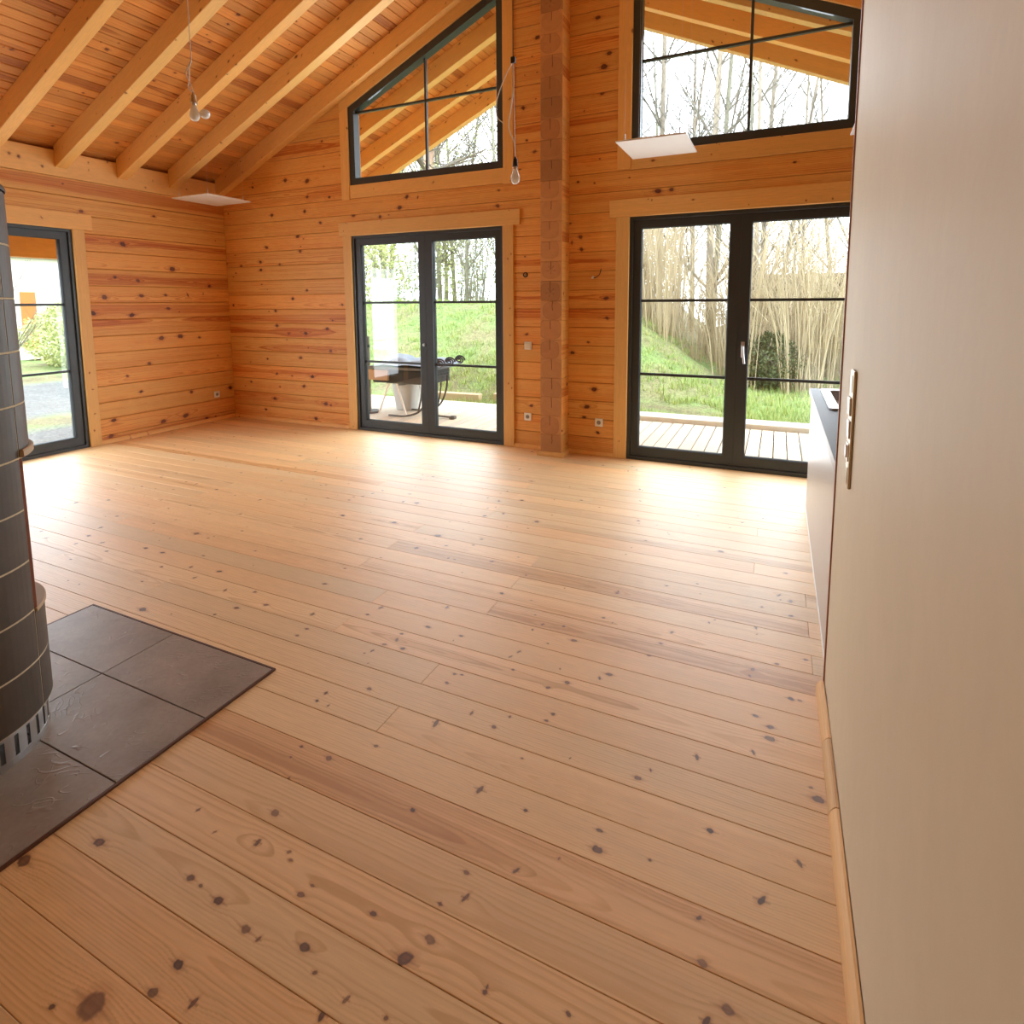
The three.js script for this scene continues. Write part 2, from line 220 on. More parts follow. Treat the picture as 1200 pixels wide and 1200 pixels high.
{
  // back wall, z = 0
  const segs = [], r = rng(9);
  for (let k = 0; k < 29; k++) {
    const y0 = k * CO, y1 = y0 + CO; let parts;
    if (k < 13) parts = [[0, D1[0]], [D1[1], D2[0]], [D2[1], XR]];
    else if (k < 15) parts = [[0, XR]];
    else parts = [[0, W1[0]], [W1[1], W2[0]], [W2[1], XR]];
    for (const [a, b] of parts) {
      const lim = (y) => [Math.max(a, (y - CEIL0) / SL), Math.min(b, 2 * RX - (y - CEIL0) / SL)];
      const lo = lim(y0), hi = lim(y1); if (lo[1] - lo[0] < 0.04) continue;
      if (hi[1] < hi[0]) { hi[0] = hi[1] = (hi[0] + hi[1]) / 2; }
      segs.push({ k, y0, y1, s: [lo[0], lo[1], hi[0], hi[1]] });
    }
  }
  const boards = segs.map((q, i) => { const u0 = Math.min(q.s[0], q.s[2]), u1 = Math.max(q.s[1], q.s[3]); return { u0, u1, v0: q.y0, v1: q.y1, seed: 300 + i, knots: BACKK.filter((n) => n[0] > u0 && n[0] < u1 && n[1] > q.y0 && n[1] < q.y1).map((n) => [n[0], n[1], n[2] * 0.85]), auto: 0.9, grain: 1.5 }; });
  const LU = 7.4, LV = 5.27, m = wood(woodTexture(LU, LV, 210, boards, PAL.wall), 0.55);
  const w = group('wall_back', 'gable wall of horizontal pine logs with dark knots around the glazed doors', 'wall', STRUCT);
  for (const q of segs) mesh('log', boardGeo(V3(0, 0, -r() * 0.0015), X, Y, Z, [...q.s, q.y0 + 0.0018, q.y1 - 0.0018], 0.032, 0.005, (u, v) => [u / LU, v / LV]), m, w);
  mesh('log_core', merge(segs.map((q) => boardGeo(V3(0, 0, -0.03), X, Y, Z, [...q.s, q.y0, q.y1], 0.17, 0.0001, (u, v) => [u / LU, v / LV]))), m, w).userData.kind = 'stuff';
  // left wall, x = 0
  const LY = -0.0915, ls = [], lb = [];
  for (let k = 0; k < 16; k++) {
    const y0 = Math.max(0, LY + k * CO), y1 = LY + (k + 1) * CO;
    for (const [a, b] of k < 14 ? [[-0.2, D3[0]], [D3[1], ZF]] : [[-0.2, ZF]]) ls.push({ k, y0, y1, a, b });
  }
  const dark = { 12: 0.9, 10: 0.8, 8: 0.7, 7: 0.95, 1: 0.5, 15: 0.8, 0: 0.9 };
  for (const q of ls) lb.push({ u0: q.a + 0.2, u1: Math.min(q.b, 3.3) + 0.2, v0: q.y0, v1: q.y1, seed: 500 + q.k * 3 + (q.a > 0 ? 1 : 0), heart: dark[q.k] ?? 0.08, tone: dark[q.k] ? 0.98 : 1.0, grain: 1.5, flat: dark[q.k] ? true : undefined, hr: dark[q.k] ? 0.05 : undefined, knots: LEFTK.filter((n) => n[0] > q.a && n[0] < q.b && n[1] > q.y0 && n[1] < q.y1).map((n) => [n[0] + 0.2, n[1], n[2] * 0.85]), auto: 0.35 });
  const LU2 = 3.5, LV2 = 2.82, m2 = wood(woodTexture(LU2, LV2, 260, lb, PAL.wall), 0.55);
  const wl = group('wall_left', 'eaves wall of wide horizontal pine logs left of the room corner', 'wall', STRUCT);
  for (const q of ls) mesh('log', boardGeo(V3(-r() * 0.0015, 0, 0), Z, Y, X, [q.a, q.b, q.a, q.b, q.y0 + 0.0018, q.y1 - 0.0018], 0.032, 0.005, (u, v) => [(u + 0.2) / LU2, v / LV2]), m2, wl);
  mesh('log_core', merge(ls.map((q) => boardGeo(V3(-0.03, 0, 0), Z, Y, X, [q.a, q.b, q.a, q.b, q.y0, q.y1], 0.17, 0.0001, (u, v) => [(u + 0.2) / LU2, v / LV2]))), m2, wl).userData.kind = 'stuff';
}
// sheets for trims, beams, boards
const trimS = sheet(PAL.beam, 6, 0.2, 2.4, 220, 900, 3.4, { grain: 0.7 });
const rafS = sheet(PAL.beam, 4, 0.66, 5.2, 150, 930, 9, { grain: 0.45, heart: 0 });
const ceilS = sheet(PAL.ceil, 14, 0.11, 3.6, 220, 960, 1.4, { grain: 0.9 });
const deckS = sheet(PAL.deck, 6, 0.14, 2.4, 160, 990, 0.6, { grain: 0.8 });
const mouldS = sheet(PAL.floor, 6, 0.2, 2.4, 220, 1400, 0.8, { grain: 0.6 }); M.mould = wood(mouldS.t, 0.5); M.trim = wood(trimS.t, 0.55); M.rafter = wood(rafS.t, 0.55); M.ceil = wood(ceilS.t, 0.6); M.deck = wood(deckS.t, 0.75);
const tr = rng(41);
function trimBoard(parent, P, U, V, N, s, T = 0.022, name = 'trim_board') { const i = Math.floor(tr() * 6), off = tr() * 2; mesh(name, boardGeo(P, U, V, N, s, T, 0.003, (u, v) => trimS.uv(i, off)(u - s[0] + (v - s[4]) * 0, clamp(v - s[4], 0, 0.19))), M.trim, parent); }
// vertical boards get their grain along y
function trimPost(parent, P, U, N, u0, u1, y0, y1, T = 0.022, yt) { const i = Math.floor(tr() * 6), off = tr() * 2; const g = boardGeo(P, Y, U, N, [y0, y1, y0, yt ?? y1, u0, u1], T, 0.003, (u, v) => trimS.uv(i, off)(u - y0, v - u0)); mesh('trim_board', g, M.trim, parent); }
{
  const TZ = V3(0, 0, 0.022), TX = V3(0.022, 0, 0);
  const t1 = group('trim_1', 'pale pine casing boards around the door beside the log pillar', 'trim', STRUCT);
  trimPost(t1, TZ, X, Z, 1.99, 2.103, 0, 2.3); trimPost(t1, TZ, X, Z, 4.065, 4.185, 0, 2.3); trimBoard(t1, V3(0, 0, 0.026), X, Y, Z, [1.935, 4.26, 1.935, 4.26, 2.3, 2.455], 0.026);
  const t2 = group('trim_2', 'pale pine casing boards around the door by the kitchen counter', 'trim', STRUCT);
  trimPost(t2, TZ, X, Z, 5.245, 5.37, 0, 2.3); trimPost(t2, TZ, X, Z, 7.3, 7.42, 0, 2.3); trimBoard(t2, V3(0, 0, 0.026), X, Y, Z, [5.18, 7.5, 5.18, 7.5, 2.3, 2.46], 0.026);
  const t3 = group('trim_3', 'pale pine casing boards around the door in the eaves wall', 'trim', STRUCT);
  trimPost(t3, TX, Z, X, 1.73, 1.843, 0, 2.3); trimPost(t3, TX, Z, X, 3.805, 3.92, 0, 2.3); trimBoard(t3, V3(0.026, 0, 0), Z, Y, X, [1.65, 4.0, 1.65, 4.0, 2.3, 2.465], 0.026);
  for (const [t, g] of [[t1, box(D1[0], D1[1], 2.2985, 2.36, -0.12, -0.002)], [t2, box(D2[0], D2[1], 2.2985, 2.36, -0.12, -0.002)], [t3, box(-0.12, -0.002, 2.2985, 2.4495, D3[0], D3[1])]]) mesh('lintel', g, M.trim, t);
  const up = V3(1, SL, 0).normalize(), cs = Math.sqrt(1 + SL * SL);
  const t4 = group('trim_4', 'pale pine casing boards around the sloping window left of the log pillar', 'trim', STRUCT);
  trimPost(t4, TZ, X, Z, 2.0, 2.113, 2.71, 3.735 - SL * 0.11, 0.022, 3.735); trimPost(t4, TZ, X, Z, 4.077, 4.19, 2.71, 4.62, 0.022, 4.67); trimBoard(t4, V3(0, 0, 0.012), X, Y, Z, [2.113, 4.077, 2.113, 4.077, 2.7225, WB], 0.1);
  mesh('trim_board', boardGeo(V3(2.0, 3.735 - 0.112 * SL, 0.018), up, Y, Z, [0, 2.19 * cs, 0, 2.19 * cs, 0, 0.125], 0.2, 0.003, (u, v) => trimS.uv(2, 0)(u, v)), M.trim, t4);
  const upR = V3(-1, SL, 0).normalize();
  const t5 = group('trim_5', 'pale pine casing boards around the sloping window right of the log pillar', 'trim', STRUCT);
  trimPost(t5, TZ, X, Z, 5.247, 5.373, 2.73, 4.6, 0.022, 4.55); trimPost(t5, TZ, X, Z, 7.17, 7.285, 2.73, 3.735, 0.022, 3.685); trimBoard(t5, V3(0, 0, 0.012), X, Y, Z, [5.373, 7.17, 5.373, 7.17, 2.7225, WB], 0.1);
  mesh('trim_board', boardGeo(V3(7.285, 3.735 - 0.115 * SL, 0.018), upR, Y, Z, [0, 2.04 * cs, 0, 2.04 * cs, 0, 0.125], 0.2, 0.003, (u, v) => trimS.uv(4, 0.3)(u, v)), M.trim, t5);
}

// ------------------------------------------------------------------ pillar of log ends where the inner log wall crosses the gable
{
  // end grain: 4 x 4 variants
  const N = 4, S = 128, d = new Uint8Array(N * S * N * S * 4);
  for (let a = 0; a < N; a++) for (let b = 0; b < N; b++) {
    const r = rng(a * 7 + b * 31 + 3), cx = 0.5 + (r() - 0.5) * 0.16, cy = 0.5 + (r() - 0.5) * 0.2, tone = 0.84 + 0.26 * r(), s = a * 4 + b + 40, cr = r() * 6.28, star = r() < 0.08, rr0 = 0.40 + 0.07 * r(), fill = 0.1 + 0.9 * r(), sq = 2 + 2.2 * r() * r();
    for (let y = 0; y < S; y++) for (let x = 0; x < S; x++) {
      const u = x / S, v = y / S, dx = u - cx, dy = (v - cy) * 0.95, n = 0.02 * (fbm(u * 5, v * 5, s) - 0.5), R = Math.pow(Math.pow(Math.abs(dx), sq) + Math.pow(Math.abs(dy), sq), 1 / sq) + n, an = Math.atan2(dy, dx);
      const ring = 0.5 + 0.5 * Math.sin(R * 150 + noise(an * 2, R * 6, s) * 2), inside = 1 - sstep(rr0 - 0.015, rr0 + 0.02, R);
      let c = [206, 146, 90].map((q) => q * tone);
      const rim = Math.exp(-(((R - rr0) / 0.02) ** 2)) * 0.2 * fill, m = inside * (0.22 * fill + 0.07 * ring) + rim + (fbm(u * 7, v * 7, s + 2) - 0.5) * 0.16;
      c = c.map((q, i) => q + ([138, 78, 40][i] - q) * clamp(m));
      let da = Math.abs(Math.atan2(Math.sin(an - Math.PI / 2), Math.cos(an - Math.PI / 2))); if (star) da = Math.min(da, Math.abs(Math.sin((an - cr) * 2.5)) * 0.5);
      const crack = (Math.abs(dx + 0.02 * (noise(v * 9, 2, s) - 0.5)) < 0.012 && dy > 0) || (star && da < 0.05 && R < 0.2) ? 0.75 : 0;
      c = c.map((q, i) => q + ([60, 28, 14][i] - q) * crack);
      const o = ((b * S + y) * N * S + a * S + x) * 4; d[o] = c[0]; d[o + 1] = c[1]; d[o + 2] = c[2]; d[o + 3] = 255;
    }
  }
  M.endGrain = wood(texOf(d, N * S, N * S), 0.7);
  const p = group('wall_pillar', 'pillar of stacked log ends with end grain and cracks between the two glazed doors', 'pillar', STRUCT), r = rng(8);
  const x0 = 4.556, x1 = 4.776, zz = 0.2; let y = 0.0, k = 0;
  const logS = sheet(PAL.wall, 8, 0.2, 0.8, 260, 1200, 2);
  const mm = wood(logS.t, 0.6);
  while (y < 4.98) {
    const h = k === 0 ? 0.03 : 0.1875, y1 = Math.min(5.0, y + h), i = k, off = r() * 0.6;
    const g = mesh('log', boardGeo(V3(x0, 0, 0), Z, Y, X, [-0.002, zz, -0.002, zz, y + 0.001, y1 - 0.001], x1 - x0, 0.003, (u, v) => logS.uv(i, off)(u, v - y)), mm, p);
    g.position.x = x1 - x0;
    const a = Math.floor(r() * 4), b = Math.floor(r() * 4), f = (y1 - y) / 0.1875;
    mesh('end_grain', boardGeo(V3(0, 0, zz + 0.004), X, Y, Z, [x0 + 0.001, x1 - 0.001, x0 + 0.001, x1 - 0.001, y + 0.001, y1 - 0.001], 0.004, 0.0015, (u, v) => [(a + 0.02 + 0.96 * (u - x0) / (x1 - x0)) / 4, (b + 0.02 + 0.96 * f * (v - y) / (y1 - y)) / 4]), M.endGrain, g).position.x = -(x1 - x0);
    y = y1; k++;
  }
}

// ------------------------------------------------------------------ ceiling: boards along z on rafters
{
  const c = group('ceiling', 'sloping ceiling of pine boards on pale exposed rafters', 'ceiling', STRUCT), r = rng(21);
  const cs = Math.sqrt(1 + SL * SL), dir = V3(1, SL, 0).normalize(), nrm = V3(SL, -1, 0).normalize(), ZO = -2.09, ZE = ZF + 0.2, EAVE = -1.15, BW = 0.0985;
  const rows = Math.ceil((RX - EAVE) * cs / BW);
  for (let k = 0; k < rows; k++) {
    const a = k * BW, b = Math.min((RX - EAVE) * cs, a + BW), i = Math.floor(r() * 14), off = r() * 3;
    const cut = [0.68, 1.28, 1.887, 2.494][Math.floor(r() * 4)] + (r() < 0.4 ? 0 : 1.82), zs = EAVE + a / cs < 4.2 ? [ZO, cut, ZE] : [ZO, ZE];
    for (let j = 0; j + 1 < zs.length; j++) mesh('ceiling_board', boardGeo(V3(EAVE, CEIL0 + SL * EAVE, 0), Z, dir, nrm, [zs[j] + 0.001, zs[j + 1] - 0.001, zs[j] + 0.001, zs[j + 1] - 0.001, a + 0.0015, b - 0.0015], 0.02, 0.006, (u, v) => ceilS.uv(i + j * 5, off + j)(u, v - a)), M.ceil, c);
  }
  const dirR = V3(-1, SL, 0).normalize(), nR = V3(-SL, -1, 0).normalize();
  for (let k = 0; k < rows; k++) {
    const a = k * BW, b = Math.min((RX - EAVE) * cs, a + BW), i = Math.floor(r() * 14), off = r() * 3;
    mesh('ceiling_board', boardGeo(V3(2 * RX - EAVE, CEIL0 + SL * EAVE, 0), Z, dirR, nR, [ZO, ZE, ZO, ZE, a + 0.001, b - 0.001], 0.02, 0.005, (u, v) => ceilS.uv(i, off)(u, v - a)), M.ceil, c);
  }
  // roof covering over the boards
  const cov = new THREE.MeshPhysicalMaterial({ color: new THREE.Color(0x4a4744), roughness: 0.9 });
  mesh('roof_cover', beamGeo(V3(EAVE - 0.05, CEIL0 + SL * (EAVE - 0.05) + 0.024, (ZO + ZE) / 2), V3(RX, CEIL0 + SL * RX + 0.024, (ZO + ZE) / 2), Z, Y, ZE - ZO + 0.04, 0.2, 0.004, (u, v) => [u, v]), cov, c);
  mesh('roof_cover', beamGeo(V3(2 * RX - EAVE + 0.05, CEIL0 + SL * (EAVE - 0.05) + 0.024, (ZO + ZE) / 2), V3(RX, CEIL0 + SL * RX + 0.024, (ZO + ZE) / 2), Z, Y, ZE - ZO + 0.04, 0.2, 0.004, (u, v) => [u, v]), cov, c);
  const zs = [0.05, 0.68, 1.28, 1.887, 2.494, 3.1, 3.71, 4.32, 4.92, 5.53, 6.14, 6.74, 7.35, 7.96], out = [-0.8, -1.415, -2.03];
  let n = 0;
  for (const z of [...out, ...zs]) for (const side of [1, -1]) {
    const outdoor = z < 0, xa = outdoor ? EAVE + 0.03 : 0.001, xb = RX - 0.06, fx = (x) => side > 0 ? x : 2 * RX - x, wid = z === 0.05 ? 0.098 : 0.107;
    const i = n++, off = r() * 4;
    mesh('rafter', beamGeo(V3(fx(xa), RAF0 + SL * xa, z), V3(fx(xb), RAF0 + SL * xb, z), Z, Y, wid, 0.2155, 0.004, (u, v) => rafS.uv(i, off)(u, v)), M.rafter, c);
  }
  mesh('ridge_beam', beamGeo(V3(RX, 4.72, -2.05), V3(RX, 4.72, ZF), X, Y, 0.118, 0.44, 0.004, (u, v) => rafS.uv(1, 0)(u, v * 0.5)), M.rafter, c);
  const pl = mesh('wall_plate', beamGeo(V3(-0.1, 2.8137, -0.2), V3(-0.1, 2.8137, ZF + 0.2), X, Y, 0.199, 0.255, 0.003, (u, v) => rafS.uv(2, 0)(u, v * 0.6)), M.rafter, c);
  mesh('eave_beam', beamGeo(V3(-1.1, 2.06, -2.0), V3(-1.1, 2.06, ZF), X, Y, 0.12, 0.5, 0.004, (u, v) => rafS.uv(3, 0)(u, v * 0.6)), M.rafter, c);
}

// ------------------------------------------------------------------ walls the photograph does not show
{
  const plain = wood(trimS.t, 0.6), w = group('wall_right', 'plain pine wall closing the kitchen side of the house', 'wall', STRUCT);
  mesh('panel', box(XR, XR + 0.2, 0, roofY(XR) + 0.02, -0.2, ZF), plain, w);
  const f = group('wall_front', 'plain pine gable wall behind the camera', 'wall', STRUCT);
  const sh = new THREE.Shape([[-0.2, 0], [XR + 0.2, 0], [XR + 0.2, roofY(XR)], [RX, roofY(RX)], [-0.2, roofY(0)]].map((p) => new THREE.Vector2(...p)));
  const g = new THREE.ExtrudeGeometry(sh, { depth: 0.2, bevelEnabled: false }); g.translate(0, 0, ZF); mesh('panel', g, plain, f);
}

// ------------------------------------------------------------------ painted partition wall on the right
{
  const w = group('wall_partition', 'smooth cream painted partition wall with a thin wooden edge strip', 'wall', STRUCT);
  const g = box(XW, XW + 0.12, 0, 3.95, ZW + 0.012, 6.4), uv = g.attributes.uv, ps = g.attributes.position;
  for (let i = 0; i < uv.count; i++) uv.setXY(i, ps.getZ(i) * 0.5 + ps.getX(i) * 0.5, ps.getY(i) * 0.5);
  mesh('wall_face', g, M.paint, w);
  M.reddish = new THREE.MeshPhysicalMaterial({ color: new THREE.Color(0x9a5f3c), roughness: 0.5 });
  mesh('edge_strip', rbox(XW - 0.005, XW + 0.125, 0.0, 3.95, ZW - 0.004, ZW + 0.013, 0.002), M.reddish, w);
  // moulding along its foot, in three lengths that do not quite line up
  const b = group('baseboard_right', 'pale pine quarter-round moulding laid along the cream wall in three loose lengths', 'baseboard', STRUCT);
  const prof = new THREE.Shape(); prof.moveTo(0, 0); prof.lineTo(-0.024, 0); prof.lineTo(-0.024, 0.006); prof.quadraticCurveTo(-0.022, 0.03, -0.006, 0.04); prof.lineTo(0, 0.04); prof.closePath();
  const mk = (z0, z1, off, turn, i) => { const e = new THREE.ExtrudeGeometry(prof, { depth: z1 - z0, bevelEnabled: true, bevelSize: 0.0012, bevelThickness: 0.0012, bevelSegments: 1, curveSegments: 6 }); const u = e.attributes.uv, q = e.attributes.position; for (let j = 0; j < u.count; j++) u.setXY(j, (q.getZ(j) + i) / 2.4, (i % 3 * 0.2 + 0.05 + q.getX(j) * 2 + q.getY(j)) / 1.2); const m = mesh('moulding', e, M.mould, b); m.position.set(XW - 0.002 + off, 0.0012, z0); m.rotation.y = turn; return m; };
  mk(3.035, 3.36, -0.004, 0.012, 1); mk(3.365, 3.66, -0.001, 0.0, 2); mk(3.665, 6.3, -0.0015, 0.0, 3);
}

// ------------------------------------------------------------------ baseboards along the log walls
{
  const prof = new THREE.Shape(); prof.moveTo(0, 0); prof.lineTo(0.026, 0); prof.quadraticCurveTo(0.024, 0.026, 0.008, 0.042); prof.lineTo(0, 0.042); prof.closePath();
  let n = 0;
  const piece = (parent, a, b) => { const L = Math.hypot(b[0] - a[0], b[1] - a[1]), e = new THREE.ExtrudeGeometry(prof, { depth: L, bevelEnabled: false, curveSegments: 5 }), u = e.attributes.uv, q = e.attributes.position, i = n++; for (let j = 0; j < u.count; j++) u.setXY(j, (q.getZ(j) + i * 0.7) / 2.4, ((i % 5) * 0.2 + 0.05 + q.getX(j) * 2 + q.getY(j)) / 1.2); const m = mesh('moulding', e, M.trim, parent); m.position.set(a[0], 0.0005, a[1]); m.rotation.y = Math.atan2(b[0] - a[0], b[1] - a[1]); };
  const bb = group('baseboard_back', 'narrow pine moulding along the foot of the gable log wall and pillar', 'baseboard', STRUCT);
  // profile grows to the left of the way it runs
  piece(bb, [0.0, 0.0], [1.99, 0.0]); piece(bb, [4.185, 0.0], [4.556, 0.0]); piece(bb, [4.53, 0.204], [4.802, 0.204]); piece(bb, [4.776, 0.23], [4.776, 0.0]); piece(bb, [4.776, 0.0], [5.245, 0.0]);
  for (const m of bb.children) if (Math.abs(m.rotation.y - Math.PI / 2) < 0.01) { m.position.x += 0; m.scale.x = -1; }
  for (const m of bb.children) if (Math.abs(Math.abs(m.rotation.y) - Math.PI) < 0.01) { m.scale.x = -1; }
  const bl = group('baseboard_left', 'narrow pine moulding along the foot of the eaves log wall', 'baseboard', STRUCT);
  piece(bl, [0, 0.026], [0, 1.73]);
}

// ------------------------------------------------------------------ glazed doors and windows
// leaf in its own axes: x across, y up, z towards the room; x0..x1 clear of the outer frame
function leaf(parent, x0, x1, y0, y1, bars, left, right, top, bottom) {
  const s = new THREE.Shape([[x0, y0], [x1, y0], [x1, y1], [x0, y1]].map((p) => new THREE.Vector2(...p)));
  const gx0 = x0 + left, gx1 = x1 - right, gy0 = y0 + bottom, gy1 = y1 - top;
  s.holes.push(new THREE.Path([[gx0, gy0], [gx0, gy1], [gx1, gy1], [gx1, gy0]].map((p) => new THREE.Vector2(...p))));
  const g = new THREE.ExtrudeGeometry(s, { depth: 0.066, bevelEnabled: true, bevelSize: 0.003, bevelThickness: 0.003, bevelSegments: 1 }); g.translate(0, 0, -0.09);
  const l = mesh('leaf', g, M.anthracite, parent);
  const ys = [gy0, ...bars, gy1];
  for (let i = 0; i + 1 < ys.length; i++) {
    const a = ys[i] + (i ? 0.0125 : -0.004), b = ys[i + 1] - (i + 2 < ys.length ? 0.0125 : -0.004);
    mesh('pane', box(gx0 - 0.004, gx1 + 0.004, a, b, -0.068, -0.062), M.glass, l);
  }
  for (const y of bars) mesh('glazing_bar', rbox(gx0, gx1, y - 0.0125, y + 0.0125, -0.082, -0.05, 0.003), M.anthracite, l);
  const q = 0.006; mesh('gasket', merge([box(gx0, gx1, gy0, gy0 + q, -0.062, -0.03), box(gx0, gx1, gy1 - q, gy1, -0.062, -0.03), box(gx0, gx0 + q, gy0 + q, gy1 - q, -0.062, -0.03), box(gx1 - q, gx1, gy0 + q, gy1 - q, -0.062, -0.03)]), M.gasket, l);
  return l;
}
function frameGeo(pts, holePts, d0, d1) {
  const s = new THREE.Shape(pts.map((p) => new THREE.Vector2(...p))); s.holes.push(new THREE.Path(holePts.map((p) => new THREE.Vector2(...p))));
  const g = new THREE.ExtrudeGeometry(s, { depth: d1 - d0, bevelEnabled: true, bevelSize: 0.002, bevelThickness: 0.002, bevelSegments: 1 }); g.translate(0, 0, d0); return g;
}
function frenchDoor(name, label, w, split) {
  const d = group(name, label, 'door', STRUCT), f = 0.032;
  mesh('frame', frameGeo([[0.003, 0.002], [w - 0.003, 0.002], [w - 0.003, DH - 0.003], [0.003, DH - 0.003]], [[f, f], [f, DH - f], [w - f, DH - f], [w - f, f]], -0.1, -0.004), M.anthracite, d);
  const bars = [0.83, 1.525];
  const a = leaf(d, f + 0.004, split - 0.002, f + 0.004, DH - f - 0.004, bars, 0.07, 0.086, 0.07, 0.085), b = leaf(d, split + 0.002, w - f - 0.004, f + 0.004, DH - f - 0.004, bars, 0.086, 0.07, 0.07, 0.085);
  return [d, a, b];
}
{
  const [d1, a1] = frenchDoor('door_1', 'anthracite glazed double door beside the log pillar, showing the grassy bank', D1[1] - D1[0], 0.995);
  d1.position.set(D1[0], 0, 0);
  mesh('handle', merge([rod([0.962, 1.05, -0.026], [0.962, 1.05, -0.006], 0.016, 14), rod([0.962, 1.05, -0.008], [0.962, 1.05, 0.004], 0.008, 10)]), M.steel, a1);
  const [d2, , b2] = frenchDoor('door_2', 'anthracite glazed double door by the kitchen counter, showing bare woodland', D2[1] - D2[0], 0.967);
  d2.position.set(D2[0], 0, 0);
  mesh('handle', merge([rbox(1.0, 1.03, 1.02, 1.16, -0.028, -0.018, 0.004), rod([1.015, 1.12, -0.02], [1.015, 1.12, 0.03], 0.009, 10), tube([[1.015, 1.12, 0.028], [1.018, 1.09, 0.03], [1.024, 1.03, 0.03], [1.032, 0.97, 0.03]], 0.0095, 12, 8)]), M.steel, b2);
  const [d3] = frenchDoor('door_3', 'anthracite glazed door in the eaves wall behind the tiled stove', D3[1] - D3[0], 0.98);
  d3.position.set(0, 0, D3[1]); d3.rotation.y = Math.PI / 2;
}
function slopeWindow(name, label, x0, x1, y0, yl, yr, mx, hy) {
  const w = group(name, label, 'window', STRUCT), f = 0.075, s = (yr - yl) / (x1 - x0), c = Math.sqrt(1 + s * s);
  const top = (x, i) => yl + s * (x - x0) - i * c;
  const fr = mesh('frame', frameGeo([[x0, y0], [x1, y0], [x1, yr], [x0, yl]], [[x0 + f, y0 + f], [x0 + f, top(x0 + f, f)], [x1 - f, top(x1 - f, f)], [x1 - f, y0 + f]], -0.1, -0.004), M.anthracite, w);
  // panes: polygons between the bars
  const poly = (pts) => { const g = new THREE.ExtrudeGeometry(new THREE.Shape(pts.map((p) => new THREE.Vector2(...p))), { depth: 0.006, bevelEnabled: false }); g.translate(0, 0, -0.068); mesh('pane', g, M.glass, w); };
  const g = f - 0.004, T = (x) => top(x, g), cut = (a, b, lo, hi) => { // quad column a..b clipped to lo..hi and the slope
    let P = [[a, lo], [b, lo], [b, hi], [a, hi]]; const out = []; const inside = (p) => p[1] <= T(p[0]);
    for (let i = 0; i < 4; i++) { const p = P[i], q = P[(i + 1) % 4], ip = inside(p), iq = inside(q); if (ip) out.push(p); if (ip !== iq) { const fa = T(p[0]) - p[1], fb = T(q[0]) - q[1], t = fa / (fa - fb); out.push([p[0] + (q[0] - p[0]) * t, p[1] + (q[1] - p[1]) * t]); } }
    if (out.length > 2) poly(out);
  };
  const h = 0.0115, L = x0 + g, R = x1 - g, B = y0 + g;
  cut(L, mx - h, B, hy - h); cut(mx + h, R, B, hy - h); cut(L, mx - h, hy + h, 9); cut(mx + h, R, hy + h, 9);
  mesh('glazing_bar', rbox(mx - h, mx + h, y0 + f - 0.002, top(mx, f) + 0.004, -0.082, -0.048, 0.003), M.anthracite, w);
  const lim = (x) => Math.min(x1 - f, Math.max(x0 + f, x));
  let a = x0 + f, b = x1 - f; if (s > 0) a = lim(x0 + (hy + f * c - yl) / s); else b = lim(x0 + (hy + f * c - yl) / s);
  mesh('glazing_bar', rbox(a - 0.002, b + 0.002, hy - h, hy + h, -0.082, -0.048, 0.003), M.anthracite, w);
  return w;
}
slopeWindow('window_1', 'anthracite gable window with slanted top above the door by the pillar, left slope', W1[0], W1[1], WB, 3.735, 4.622, 3.157 - 0.03, 3.68);
slopeWindow('window_2', 'anthracite gable window with slanted top above the kitchen side door', W2[0], W2[1], WB, 4.546, 3.735, 6.36, 3.68);

